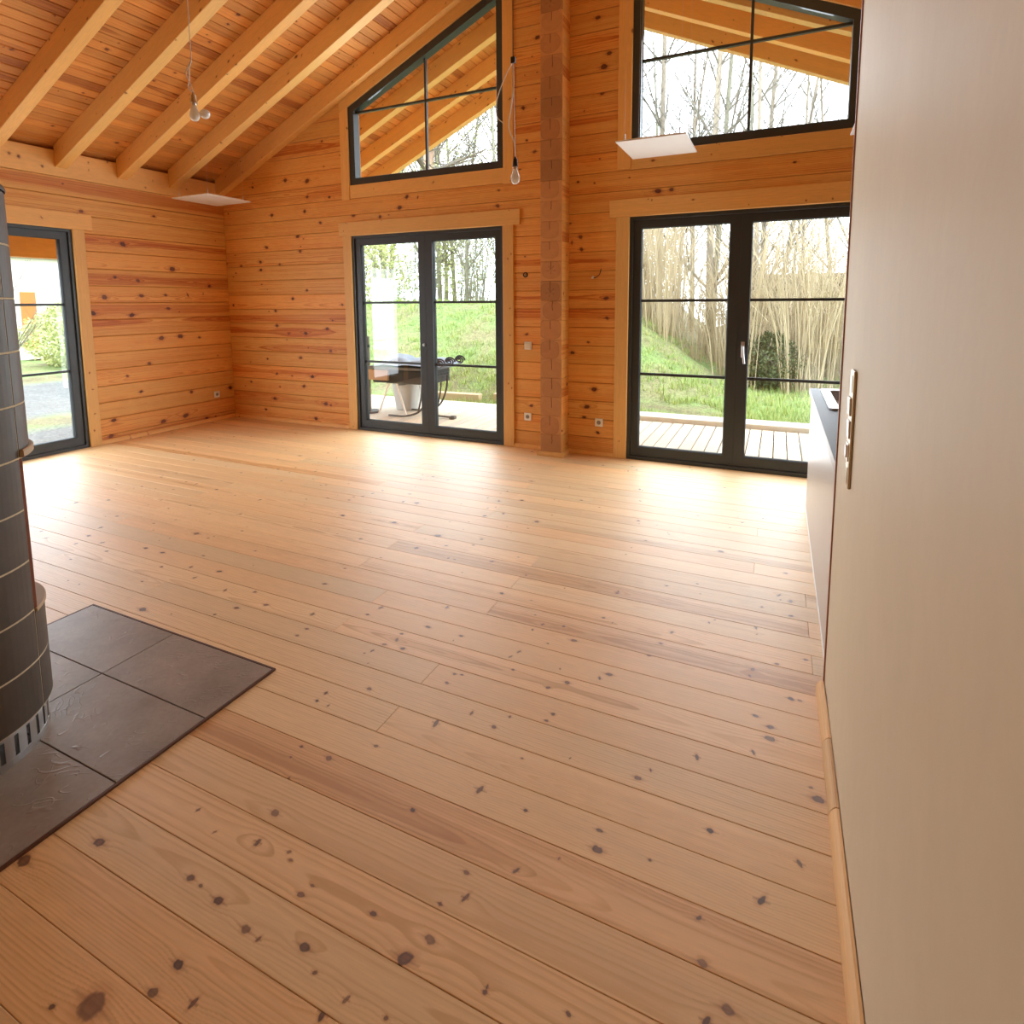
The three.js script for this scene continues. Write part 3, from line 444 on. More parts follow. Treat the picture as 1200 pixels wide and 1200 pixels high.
// ------------------------------------------------------------------ hearth plate and tiled stove
{
  const slate = noiseTex(1024, 512, (u, v) => { const n = fbm(u * 8, v * 4, 61) - 0.5, s = noise(u * 120, v * 60, 62) - 0.5, k = 1 + n * 0.22 + s * 0.06; return [148 * k, 136 * k, 124 * k]; }, true);
  const bump = noiseTex(1024, 512, (u, v) => { const x = u * 1.25, y = v * 0.625, p = x * 0.86 + y * 0.5, q = y * 0.86 - x * 0.5, w = fbm(x * 9, y * 9, 66) * 0.05, r1 = Math.abs(noise((p + w) * 17, (q + w) * 60, 63) - 0.5), r2 = Math.abs(noise((q - w) * 22 + 4, (p + w) * 50, 64) - 0.5); const k = 130 + 100 * sstep(0.07, 0.0, r1) * sstep(0.52, 0.62, noise(p * 11, q * 21, 67)) + 60 * sstep(0.05, 0, r2) * sstep(0.58, 0.68, noise(q * 10, p * 18, 68)) + 40 * (fbm(x * 11, y * 11, 69) - 0.5); return [k, k, k]; }, false);
  const mSlate = new THREE.MeshPhysicalMaterial({ map: slate, bumpMap: bump, bumpScale: 0.0022, roughness: 0.42 });
  const h = group('hearth', 'grey slate tile hearth plate with a dark brown edge under the stove', 'hearth');
  const x0 = 3.572, x1 = 4.812, z0 = 3.837, z1 = 5.1, mEdge = new THREE.MeshPhysicalMaterial({ color: new THREE.Color(0x5a3522), roughness: 0.55 }), mGrout = new THREE.MeshPhysicalMaterial({ color: new THREE.Color(0x3f352e), roughness: 0.9 });
  mesh('edge_trim', merge([box(x0 - 0.008, x1 + 0.008, 0, 0.009, z0 - 0.008, z0), box(x0 - 0.008, x1 + 0.008, 0, 0.009, z1, z1 + 0.008), box(x0 - 0.008, x0, 0, 0.009, z0, z1), box(x1, x1 + 0.008, 0, 0.009, z0, z1)]), mEdge, h);
  mesh('grout', box(x0, x1, 0, 0.006, z0, z1), mGrout, h);
  const zr = [z0, 4.152, 4.468, 4.784, z1], xr = [x0, 4.192, x1];
  for (let i = 0; i < 2; i++) for (let j = 0; j < 4; j++) mesh('tile', boardGeo(V3(0, 0.009, 0), X, Z, Y, [xr[i] + 0.002, xr[i + 1] - 0.002, xr[i] + 0.002, xr[i + 1] - 0.002, zr[j] + 0.002, zr[j + 1] - 0.002], 0.004, 0.001, (u, v) => [u * 0.8 + j * 0.37, v * 1.6 + i * 0.3]), mSlate, h);

  const s = group('tiled_stove', 'round dark tiled wood stove with pale joints and slotted metal plinth', 'stove');
  s.position.set(4.15, 0.009, 4.65);
  const tileTex = noiseTex(256, 256, (u, v) => { const n = fbm(u * 6, v * 6, 71) - 0.5, k = 1 + n * 0.25 + 0.08 * (noise(u * 70, v * 70, 72) - 0.5); return [70 * k, 58 * k, 45 * k]; }, true);
  const mTile = new THREE.MeshPhysicalMaterial({ map: tileTex, roughness: 0.5 }), mJoint = new THREE.MeshPhysicalMaterial({ color: new THREE.Color(0xc9b795), roughness: 0.85 }), mIron = new THREE.MeshPhysicalMaterial({ color: new THREE.Color(0x2a2624), roughness: 0.4 }), mLedge = new THREE.MeshPhysicalMaterial({ color: new THREE.Color(0xb59a78), roughness: 0.6 }), mFrame = new THREE.MeshPhysicalMaterial({ color: new THREE.Color(0x8a5a4c), roughness: 0.4, metalness: 0.3 });
  const D = Math.PI / 180, arc = (r0, r1, a0, a1, y0, y1, bev = 0.0015) => { // curved slab; angle from +x towards +z
    const sh = new THREE.Shape(), n = Math.max(3, Math.ceil((a1 - a0) / 4)); for (let i = 0; i <= n; i++) { const a = (a0 + (a1 - a0) * i / n) * D; const p = [Math.cos(a) * r1, Math.sin(a) * r1]; i ? sh.lineTo(...p) : sh.moveTo(...p); }
    for (let i = n; i >= 0; i--) { const a = (a0 + (a1 - a0) * i / n) * D; sh.lineTo(Math.cos(a) * r0, Math.sin(a) * r0); } sh.closePath();
    const g = new THREE.ExtrudeGeometry(sh, { depth: y1 - y0 - 2 * bev, bevelEnabled: true, bevelSize: bev, bevelThickness: bev, bevelOffset: -bev, bevelSegments: 1 }); g.rotateX(Math.PI / 2); g.translate(0, y1 - bev, 0); return g;
  };
  const R = 0.313, H0 = 0.12, TH = 0.1765, G = -40.5, NA = -139.5;
  const zq = R * Math.sin(G * D);
  // core: mortar body just inside the tiles, with the fire niche cut off flat between 1.0 m and 0.46 m
  const disc = (y0, y1) => { const g = new THREE.CylinderGeometry(R - 0.0012, R - 0.0012, y1 - y0, 72); g.translate(0, (y0 + y1) / 2, 0); return g; };
  mesh('core', merge([disc(H0, 0.47), disc(1.0, H0 + TH * 10 - 0.004), (() => { const sh = new THREE.Shape(), n = 50; for (let i = 0; i <= n; i++) { const a = (G + (360 + NA - G) * i / n) * D, p = [Math.cos(a) * (R - 0.0012), Math.sin(a) * (R - 0.0012)]; i ? sh.lineTo(...p) : sh.moveTo(...p); } sh.closePath(); const g = new THREE.ExtrudeGeometry(sh, { depth: 0.53, bevelEnabled: false }); g.rotateX(Math.PI / 2); g.translate(0, 1.0, 0); return g; })()]), mJoint, s);
  const cuts = [G, 12, 64, 116, 168, 360 + NA];
  for (let k = 0; k < 10; k++) {
    const y0 = H0 + TH * k, y1 = y0 + TH, front = k < 2 || k > 4;
    for (let i = 0; i + 1 < cuts.length; i++) mesh('tile', arc(R - 0.018, R, cuts[i] + 0.5, cuts[i + 1] - 0.5, y0 + 0.0028, y1 - 0.0028), mTile, s);
    if (front) for (const [a, b] of [[NA, -90], [-90, G]]) mesh('tile', arc(R - 0.018, R, a + 0.5, b - 0.5, y0 + 0.0028, y1 - 0.0028), mTile, s);
  }
  mesh('ledge', arc(R - 0.05, R + 0.012, NA + 2, G - 1, 1.004, 1.03, 0.004), mLedge, s); mesh('ledge', arc(R - 0.05, R + 0.006, NA + 2, G - 1, 0.46, 0.474, 0.003), mLedge, s);
  const top = new THREE.LatheGeometry([[0, 0.03], [0.29, 0.03], [0.312, 0.02], [0.318, 0.008], [0.316, 0]].map((p) => new THREE.Vector2(...p)), 48); top.translate(0, H0 + TH * 10, 0); mesh('top_slab', top, mTile, s);
  const door = mesh('fire_door', rbox(-0.19, 0.19, 0.5, 0.98, zq - 0.022, zq + 0.004, 0.005), mIron, s);
  mesh('door_glass', rbox(-0.14, 0.14, 0.55, 0.93, zq - 0.027, zq - 0.02, 0.002), new THREE.MeshPhysicalMaterial({ color: new THREE.Color(0x0c0b0b), roughness: 0.06 }), door);
  for (const a of [0.205, -0.232]) mesh('niche_frame', rbox(a, a + 0.027, 0.474, 1.0, zq - 0.012, zq + 0.006, 0.002), mFrame, s);
  // slotted plinth
  const band = [], slots = 40, step = 360 / slots; for (let i = 0; i < slots; i++) { const a = i * step - 10.6 + step * 0.16; band.push(arc(0.292, 0.296, a, a + step * 0.68, 0.026, 0.098, 0.0004)); }
  band.push(arc(0.292, 0.296, 0, 180, 0, 0.026, 0.0004), arc(0.292, 0.296, 180, 360, 0, 0.026, 0.0004), arc(0.292, 0.296, 0, 180, 0.098, H0, 0.0004), arc(0.292, 0.296, 180, 360, 0.098, H0, 0.0004));
  const p = mesh('plinth', merge(band), M.steel, s);
  const inner = new THREE.CylinderGeometry(0.1, 0.1, H0, 32); inner.translate(0, H0 / 2, 0); mesh('plinth_core', inner, mTile, p);
  const pipe = new THREE.CylinderGeometry(0.075, 0.075, 2.9, 24); pipe.translate(0, 1.9 + 1.45, 0); mesh('flue_pipe', pipe, mIron, s);
}

// ------------------------------------------------------------------ kitchen counter
{
  const x0 = 6.895, x1 = 7.52, z0 = 0.82, z1 = 2.985;
  const mCab = new THREE.MeshPhysicalMaterial({ color: new THREE.Color(0xc9bfb3), roughness: 0.36 }), mTop = new THREE.MeshPhysicalMaterial({ color: new THREE.Color(0x63656a), roughness: 0.5, specularIntensity: 0.6 }), mEdge = new THREE.MeshPhysicalMaterial({ color: new THREE.Color(0xb6ab9c), roughness: 0.4 });
  const c = group('kitchen_cabinet', 'satin pale grey base cabinet of the kitchen counter by the partition wall', 'cabinet');
  mesh('side_panel', rbox(x0, x0 + 0.018, 0.012, 0.851, z0, z1, 0.0015), mCab, c);
  mesh('body', merge([box(x0 + 0.02, x1 - 0.03, 0.1, 0.15, z0 + 0.002, z1), box(x0 + 0.02, x1 - 0.03, 0.15, 0.85, z0 + 0.002, z0 + 0.02), box(x0 + 0.02, x1 - 0.03, 0.15, 0.85, z1 - 0.02, z1), box(x0 + 0.02, x1 - 0.08, 0, 0.1, z0 + 0.03, z1 - 0.01)]), mCab, c);
  for (let i = 0; i < 4; i++) { const a = z0 + 0.002 + i * (z1 - z0) / 4, d = mesh('door', rbox(x1 - 0.028, x1 - 0.01, 0.11, 0.84, a, a + (z1 - z0) / 4 - 0.004, 0.002), mCab, c); mesh('handle', rbox(x1 - 0.012, x1 + 0.008, 0.79, 0.8, a + 0.2, a + 0.36, 0.002), M.steel, d); }
  mesh('seal_strip', rbox(x0 - 0.004, x0 + 0.016, 0.0, 0.014, z0, z1, 0.002), M.whitePlastic, c);
  // worktop with a cut-out for the sink
  const sx0 = 6.945, sx1 = 7.42, sz0 = 0.9, sz1 = 1.72, y0 = 0.852, y1 = 0.89;
  const w = group('worktop', 'dark grey kitchen worktop with a pale front edge', 'worktop');
  const sh = new THREE.Shape([[x0 - 0.012, z0 - 0.015], [x1, z0 - 0.015], [x1, z1 + 0.0], [x0 - 0.012, z1 + 0.0]].map((p) => new THREE.Vector2(...p)));
  sh.holes.push(new THREE.Path([[sx0 + 0.03, sz0 + 0.03], [sx0 + 0.03, sz1 - 0.03], [sx1 - 0.03, sz1 - 0.03], [sx1 - 0.03, sz0 + 0.03]].map((p) => new THREE.Vector2(...p))));
  const g = new THREE.ExtrudeGeometry(sh, { depth: y1 - y0, bevelEnabled: false }); g.rotateX(Math.PI / 2); g.translate(0, y1, 0); mesh('slab', g, mTop, w);
  mesh('edge_band', rbox(x0 - 0.0145, x0 - 0.0122, y0, y1 - 0.0005, z0 - 0.015, z1, 0.0005), mEdge, w);
  const s = group('kitchen_sink', 'stainless steel sink set into the dark worktop', 'sink');
  const rim = new THREE.Shape(); const rr = (sh, a, b, c, d, r) => { sh.moveTo(a + r, c); sh.lineTo(b - r, c); sh.quadraticCurveTo(b, c, b, c + r); sh.lineTo(b, d - r); sh.quadraticCurveTo(b, d, b - r, d); sh.lineTo(a + r, d); sh.quadraticCurveTo(a, d, a, d - r); sh.lineTo(a, c + r); sh.quadraticCurveTo(a, c, a + r, c); };
  rr(rim, sx0, sx1, sz0, sz1, 0.04); const hole = new THREE.Path(); rr(hole, sx0 + 0.05, sx1 - 0.05, sz0 + 0.05, sz1 - 0.05, 0.05); rim.holes.push(hole);
  const rg = new THREE.ExtrudeGeometry(rim, { depth: 0.008, bevelEnabled: true, bevelSize: 0.003, bevelThickness: 0.003, bevelSegments: 2 }); rg.rotateX(Math.PI / 2); rg.translate(0, y1 + 0.0115, 0); mesh('rim', rg, M.steel, s);
  const bw = 0.004, a = sx0 + 0.046, b = sx1 - 0.046, cc = sz0 + 0.046, dd = sz1 - 0.046;
  mesh('bowl', merge([box(a, b, 0.83, 0.834, cc, dd), box(a, a + bw, 0.834, y1 + 0.003, cc, dd), box(b - bw, b, 0.834, y1 + 0.003, cc, dd), box(a + bw, b - bw, 0.834, y1 + 0.003, cc, cc + bw), box(a + bw, b - bw, 0.834, y1 + 0.003, dd - bw, dd)]), M.sinkSteel, s);
}

// ------------------------------------------------------------------ sockets, switches, wires
function socket(P, ry, label, kind, grp) {
  const g = group(kind === 'switch' ? 'light_switch' : 'wall_socket', label, kind === 'switch' ? 'switch' : 'socket', grp ? { group: grp } : {});
  g.position.set(...P); g.rotation.y = ry;
  mesh('cover_plate', rbox(-0.0405, 0.0405, -0.0405, 0.0405, 0, 0.009, 0.004), M.whitePlastic, g);
  if (kind === 'switch') mesh('rocker', rbox(-0.0275, 0.0275, -0.0275, 0.0275, 0.007, 0.0135, 0.003), M.creamPlastic, g);
  else { const ring = new THREE.LatheGeometry([[0.0195, 0.001], [0.0195, 0.0105], [0.024, 0.0105], [0.026, 0.008]].map((p) => new THREE.Vector2(...p)), 28); ring.rotateX(Math.PI / 2); mesh('insert_ring', ring, M.creamPlastic, g); const c = new THREE.CylinderGeometry(0.0195, 0.0195, 0.002, 28); c.rotateX(Math.PI / 2); c.translate(0, 0, 0.0095); mesh('insert', c, new THREE.MeshPhysicalMaterial({ color: new THREE.Color(0x8f867a), roughness: 0.5 }), g); mesh('contact_hole', merge([rod([-0.0095, 0, 0.0103], [-0.0095, 0, 0.0112], 0.0025, 8), rod([0.0095, 0, 0.0103], [0.0095, 0, 0.0112], 0.0025, 8)]), M.darkHole, g); }
}
socket([4.335, 0.335, 0], 0, 'white wall socket on the logs between pillar and the door showing the grassy bank', 'socket');
socket([5.096, 0.336, 0], 0, 'white wall socket on the logs between pillar and the woodland door', 'socket');
socket([0, 0.342, 0.266], Math.PI / 2, 'small white wall socket on the eaves wall near the room corner', 'socket');
socket([4.34, 1.075, 0], 0, 'square cream light switch on the logs left of the log pillar', 'switch');
{
  const g = group('loose_wire', 'short black wire with white connectors poking from the logs right of the pillar', 'wire');
  g.position.set(5.09, 1.8, 0); mesh('wire', tube([[0.01, 0.03, -0.004], [0.012, 0.02, 0.02], [0.004, -0.02, 0.03], [-0.035, -0.05, 0.028], [-0.06, -0.05, 0.02]], 0.004, 20, 6), M.wireBlack, g); mesh('connector', merge([rbox(-0.078, -0.056, -0.062, -0.046, 0.012, 0.028, 0.003), rbox(-0.07, -0.05, -0.05, -0.036, 0.018, 0.032, 0.003)]), M.wireWhite, g);
  const h = group('junction_hole', 'small round box with a wire stub on the logs left of the pillar', 'wire box');
  h.position.set(4.313, 1.795, 0); const ring = new THREE.TorusGeometry(0.022, 0.005, 8, 24); ring.translate(0, 0, 0.003); mesh('ring', ring, M.darkHole, h); mesh('connector', rbox(-0.01, 0.012, -0.012, 0.008, 0.0, 0.016, 0.003), M.brass, h);
}
{ // five-gang strip on the painted wall
  const g = group('switch_panel', 'vertical five-gang switch and socket strip on the cream partition wall', 'switch');
  g.position.set(XW, 1.1215, 3.42); g.rotation.y = -Math.PI / 2;
  mesh('cover_plate', rbox(-0.0405, 0.0405, -0.1825, 0.1825, 0, 0.0095, 0.006), M.brass, g);
  for (let i = 0; i < 5; i++) { const y = (2 - i) * 0.071; if (i === 0 || i === 4) mesh('blank_cover', rbox(-0.027, 0.027, y - 0.027, y + 0.027, 0.006, 0.0115, 0.003), M.brass, g); else if (i < 3) { const m = mesh('rocker', rbox(-0.0275, 0.0275, y - 0.0275, y + 0.0275, 0.007, 0.014, 0.003), M.creamPlastic, g); m.rotation.x = 0.02; } else { const k = mesh('dial_plate', rbox(-0.0275, 0.0275, y - 0.0275, y + 0.0275, 0.007, 0.013, 0.003), M.creamPlastic, g); mesh('knob', rod([0, y, 0.012], [0, y, 0.017], 0.02, 24), M.creamPlastic, k); } }
}

// ------------------------------------------------------------------ heating panels and pendant bulbs
function heater(x0, x1, z0, z1, y, label) {
  const g = group('heating_panel', label, 'heating panel'), w = x1 - x0, d = z1 - z0;
  g.position.set((x0 + x1) / 2, y, (z0 + z1) / 2);
  mesh('plate', rbox(-w / 2, w / 2, 0, 0.012, -d / 2, d / 2, 0.003), M.whiteMetal, g);
  mesh('back_box', rbox(-w / 2 + 0.05, w / 2 - 0.05, 0.011, 0.028, -d / 2 + 0.05, d / 2 - 0.05, 0.003), M.whiteMetal, g);
  for (const a of [-1, 1]) for (const b of [-1, 1]) { const px = a * (w / 2 - 0.06), pz = b * (d / 2 - 0.06), top = roofY((x0 + x1) / 2 + px) - y + 0.002; mesh('hanger', merge([rod([px, 0.025, pz], [px, 0.07, pz], 0.005, 8)]), M.steel, g); mesh('suspension_wire', rod([px, 0.06, pz], [px, top, pz], 0.0008, 5), M.steel, g); }
}
heater(0.17, 0.77, 0.23, 0.83, 2.75, 'white square heating panel hanging in the corner of the two log walls');
heater(5.45, 5.985, 0.27, 0.87, 2.75, 'white square heating panel hanging before the sloping window right of the pillar');
heater(7.09, 7.69, 0.27, 0.87, 2.75, 'white heating panel hanging behind the top of the partition wall edge');
const bulbGeo = new THREE.LatheGeometry([[0, -0.062], [0.012, -0.06], [0.022, -0.052], [0.029, -0.036], [0.030, -0.022], [0.027, -0.006], [0.02, 0.014], [0.0145, 0.03], [0.0135, 0.036]].map((p) => new THREE.Vector2(...p)), 28);
function pendant(P, label, second) {
  const g = group('pendant_bulb', label, 'light bulb'); g.position.set(...P);
  const top = roofY(P[0]) - P[1];
  const b = mesh('bulb', bulbGeo, M.bulb, g);
  mesh('bulb_cap', merge([rod([0, 0.034, 0], [0, 0.056, 0], 0.0135, 16)]), M.steel, g);
  mesh('socket', merge([rod([0, 0.052, 0], [0, 0.1, 0], 0.0185, 16, 0.014), rod([0, 0.1, 0], [0, 0.115, 0], 0.01, 12, 0.006)]), second ? M.brass : M.wireBlack, g);
  if (second) {
    mesh('cord', merge([tube([[0, 0.112, 0], [-0.03, 0.15, 0.01], [-0.04, 0.2, -0.01], [-0.01, 0.26, 0.01], [0.0, 0.31, 0]], 0.004, 30, 6), tube([[0.0, 0.31, 0], [-0.03, 0.23, 0.02], [-0.02, 0.17, 0], [0.02, 0.1, 0.01], [0.055, 0.03, 0.02]], 0.003, 30, 6), rod([0, 0.3, 0], [0.0, top, 0], 0.0028, 6)]), M.wireWhite, g);
    const c = mesh('bulb', bulbGeo, M.bulb, g); c.position.set(0.05, -0.012, -0.04); c.rotation.set(-1.15, 0, 0.75); const k = mesh('bulb_cap', rod([0, 0.034, 0], [0, 0.07, 0], 0.0135, 16, 0.012), M.steel, g); k.position.copy(c.position); k.rotation.copy(c.rotation);
  } else {
    mesh('cord', merge([tube([[0, 0.112, 0], [-0.004, 0.2, 0.003], [-0.045, 0.31, 0.005], [-0.03, 0.42, 0], [-0.01, 0.56, 0], [-0.012, 0.72, 0]], 0.0035, 40, 6), rod([0, 0.11, 0], [-0.012, 0.72, 0], 0.003, 6), tube([[-0.012, 0.72, 0], [-0.07, 0.62, 0.01], [-0.125, 0.48, 0.015], [-0.125, 0.38, 0.01], [-0.085, 0.34, 0]], 0.0032, 30, 6)]), M.wireWhite, g);
    mesh('terminal', rbox(-0.026, 0.004, 0.705, 0.745, -0.01, 0.01, 0.003), M.wireBlack, g); mesh('ceiling_cord', rod([-0.012, 0.74, 0], [-0.012, top - 0.002, 0], 0.0022, 6), M.wireBlack, g);
  }
}
pendant([3.22, 2.745, 2.81], 'pair of bare bulbs on a tangled white cord under the left rafters', true);
pendant([5.036, 2.36, 1.85], 'single bare bulb on a looped white cord hanging before the log pillar', false);

// ------------------------------------------------------------------ outside: deck, ground, trees
{
  const d = group('floor_deck', 'weathered grey timber terrace deck outside the gable doors', 'deck', STRUCT), r = rng(61), BW = 0.1345;
  for (let k = 0; k < 64; k++) { const x = -0.6 + k * BW, i = Math.floor(r() * 6), off = r() * 2; mesh('deck_board', boardGeo(V3(0, -0.08 - r() * 0.002, 0), Z, X, Y, [x < 4.45 ? -2.65 : -2.28, -0.205, x < 4.45 ? -2.65 : -2.28, -0.205, x + 0.005, x + BW - 0.005], 0.028, 0.003, (u, v) => deckS.uv(i, off)(u, v - x)), M.deck, d); }
  mesh('joists', merge([-0.4, -1.1, -1.8, -2.2].map((z) => box(-0.6, 8.0, -0.2, -0.11, z - 0.03, z + 0.03))), new THREE.MeshPhysicalMaterial({ color: new THREE.Color(0x3a332b), roughness: 0.9 }), d);
  mesh('edge_beam', boardGeo(V3(0, -0.02, 0), X, Z, Y, [4.45, 8.0, 4.45, 8.0, -2.62, -2.285], 0.14, 0.006, (u, v) => deckS.uv(3, 0)(u, (v + 2.62) * 0.4)), M.deck, d);
}
function ground(x, z) {
  const mound = 1.72 * sstep(2.9, 7.2, -z) * sstep(6.6, 3.2, x + (z + 5) * -0.12) * sstep(-11.5, -7, x + (-z - 5) * 0.6);
  const far = 0.5 * sstep(8, 16, -z) * sstep(2.5, 5, x);
  const house = sstep(-0.5, -3.2, z) * 1;
  return -0.2 + mound * 1 + far + (0.12 * (fbm(x * 0.8, z * 0.8, 5) - 0.5) + 0.1 * (fbm(x * 2.6, z * 2.6, 6) - 0.5)) * house;
}
{
  const nx = 220, nz = 190, x0 = -34, x1 = 24, z0 = -34, z1 = 12, pos = [], col = [], uv = [], idx = [];
  const grass = [0.30, 0.44, 0.14], dry = [0.42, 0.36, 0.20], soil = [0.26, 0.18, 0.11], stone = [0.22, 0.22, 0.22];
  for (let j = 0; j <= nz; j++) for (let i = 0; i <= nx; i++) {
    const a = i / nx, b = j / nz, x = x0 + (x1 - x0) * a, z = z0 + (z1 - z0) * b;
    const inside = x > -0.3 && x < 9.6 && z > -0.3 && z < 8.9;
    const y = inside ? -0.34 : ground(x, z); pos.push(x, y, z); uv.push(x / 1.5, z / 1.5);
    const n = fbm(x * 1.3, z * 1.3, 15), n2 = fbm(x * 5, z * 5, 16); let c = grass.map((g, k) => g + (dry[k] - g) * sstep(0.42, 0.62, n * 0.6 + n2 * 0.4) * 0.75);
    const bare = sstep(0.5, 0.65, fbm(x * 1.1 + 9, z * 1.7, 18)) * (z > -4.5 ? 0.8 : 0.25); c = c.map((g, k) => g + (soil[k] - g) * bare);
    if (z < -8.5) { const w = sstep(-8.5, -11, z) * 0.8; c = c.map((g, k) => g + ([0.34, 0.27, 0.17][k] - g) * w); }
    if (x < -0.6 && z > -3.2) { const gr = sstep(-0.6, -0.8, x) * (1 - sstep(-2.4, -2.7, x + 0.15 * n2)) + sstep(-3.4, -3.7, x + 0.15 * n2) * (1 - sstep(-7.4, -8.2, x + n)); c = c.map((g, k) => g + (stone[k] * (0.8 + 0.4 * n2) - g) * clamp(gr)); }
    col.push(...c);
  }
  for (let j = 0; j < nz; j++) for (let i = 0; i < nx; i++) { const a = j * (nx + 1) + i, b = a + 1, c = a + nx + 1, d = c + 1; idx.push(a, c, b, b, c, d); }
  const g = new THREE.BufferGeometry(); g.setAttribute('position', new THREE.Float32BufferAttribute(pos, 3)); g.setAttribute('color', new THREE.Float32BufferAttribute(col, 3)); g.setAttribute('uv', new THREE.Float32BufferAttribute(uv, 2)); g.setIndex(idx); g.computeVertexNormals();
  const sp = noiseTex(512, 512, (u, v) => { const k = 205 + 90 * (fbm(u * 40, v * 40, 25) - 0.5) + 90 * (noise(u * 150, v * 150, 26) - 0.5); return [k, k, k * 0.97]; }, true);
  const m = mesh('ground', g, new THREE.MeshPhysicalMaterial({ vertexColors: true, map: sp, roughness: 0.95 })); info(m, 'grassy bank, gravel and leaf litter around the house', 'ground', STRUCT);
  // grass blades on the bank and lawn
  const blade = new THREE.BufferGeometry(), bp = []; const rb = rng(3);
  for (let i = 0; i < 7; i++) { const a = rb() * 6.28, l = 0.05 + rb() * 0.07, dx = Math.cos(a), dz = Math.sin(a), w = 0.005, q = 0.06 * rb(); bp.push(q * dx - w * dz, 0, q * dz + w * dx, q * dx + w * dz, 0, q * dz - w * dx, (q + l * 0.5) * dx, l, (q + l * 0.5) * dz); }
  blade.setAttribute('position', new THREE.Float32BufferAttribute(bp, 3)); blade.computeVertexNormals();
  const N = 9000, im = new THREE.InstancedMesh(blade, new THREE.MeshPhysicalMaterial({ color: 0xffffff, roughness: 0.8 }), N), r = rng(17), mt = new THREE.Matrix4(), q = new THREE.Quaternion(), cc = new THREE.Color();
  for (let i = 0; i < N; i++) { let x, z; do { x = -9 + r() * 17; z = -2.9 - r() * r() * 8; } while (fbm(x * 1.1, z * 1.1, 33) < 0.36); const s = 0.7 + r() * 0.9; mt.compose(V3(x, ground(x, z) - 0.005, z), q.setFromAxisAngle(Y, r() * 6.28), V3(s, s, s)); im.setMatrixAt(i, mt); const t = r(); cc.setRGB(0.30 + 0.2 * t, 0.46 + 0.06 * t, 0.13 + 0.05 * t); im.setColorAt(i, cc); }
  im.name = 'grass'; scene.add(im); info(im, 'short fresh green grass tufts on the bank', 'grass', { kind: 'stuff' });
}
// trees
function treeParts(seed, H, opt = {}) {
  const r = rng(seed), trunk = [], twigs = [];
  const grow = (p, d, len, rad, lvl) => {
    const n = lvl === 0 ? 7 : 3; let a = p.clone(), dd = d.clone(), ra = rad;
    for (let i = 0; i < n; i++) {
      const bend = (opt.bend ?? 0.12) * (lvl + 0.5); dd.add(V3((r() - 0.5) * bend, 0.04 + (r() - 0.5) * bend * 0.4, (r() - 0.5) * bend)).normalize();
      const b = a.clone().addScaledVector(dd, len / n), rb = rad * (1 - (i + 1) / n * (lvl === 0 ? 0.7 : 0.65));
      (lvl === 0 ? trunk : twigs).push(rod(a.toArray(), b.toArray(), ra, lvl === 0 ? 8 : lvl === 1 ? 5 : 3, rb));
      if (lvl < (opt.levels ?? 3) && (lvl > 0 || i >= (opt.clear ?? 2))) {
        const k = lvl === 0 ? (opt.per ?? 3) : 2;
        for (let j = 0; j < k; j++) { const an = r() * 6.28, up = opt.up ?? 0.75; const nd = V3(Math.cos(an), up * (0.6 + 0.8 * r()), Math.sin(an)).normalize().lerp(dd, 0.25).normalize(); grow(b, nd, len * (lvl === 0 ? 0.24 : 0.5) * (0.6 + 0.7 * r()), rb * (lvl === 0 ? 0.42 : 0.62), lvl + 1); }
      }
      a = b; ra = rb;
    }
  };
  grow(V3(0, -0.15, 0), V3(opt.lean ?? 0, 1, 0), H, opt.rad ?? H * 0.0085, 0);
  return [merge(trunk), merge(twigs)];
}
M.barkGreen = new THREE.MeshPhysicalMaterial({ color: new THREE.Color().setRGB(0.27, 0.265, 0.19), roughness: 0.9 });
M.barkTan = new THREE.MeshPhysicalMaterial({ color: new THREE.Color().setRGB(0.32, 0.27, 0.2), roughness: 0.9 });
M.barkRed = new THREE.MeshPhysicalMaterial({ color: new THREE.Color().setRGB(0.46, 0.31, 0.21), roughness: 0.9 });
M.twig = new THREE.MeshPhysicalMaterial({ color: new THREE.Color().setRGB(0.17, 0.155, 0.12), roughness: 0.9 });
M.stem = new THREE.MeshPhysicalMaterial({ color: new THREE.Color().setRGB(0.56, 0.46, 0.30), roughness: 0.9 });
M.bud = new THREE.MeshPhysicalMaterial({ color: new THREE.Color().setRGB(0.50, 0.54, 0.22), roughness: 0.8, side: THREE.DoubleSide });
M.ever = new THREE.MeshPhysicalMaterial({ color: new THREE.Color().setRGB(0.12, 0.15, 0.06), roughness: 0.8, side: THREE.DoubleSide });
function leaves(seed, n, place, size) { const r = rng(seed), p = []; for (let i = 0; i < n; i++) { const c = place(r), a = V3(r() - 0.5, r() - 0.5, r() - 0.5).normalize().multiplyScalar(size * (0.6 + r())), b = V3(r() - 0.5, r() - 0.5, r() - 0.5).normalize().multiplyScalar(size * 0.5); p.push(c.x, c.y, c.z, c.x + a.x + b.x, c.y + a.y + b.y, c.z + a.z + b.z, c.x + a.x - b.x, c.y + a.y - b.y, c.z + a.z - b.z); } const g = new THREE.BufferGeometry(); g.setAttribute('position', new THREE.Float32BufferAttribute(p, 3)); g.computeVertexNormals(); return g; }
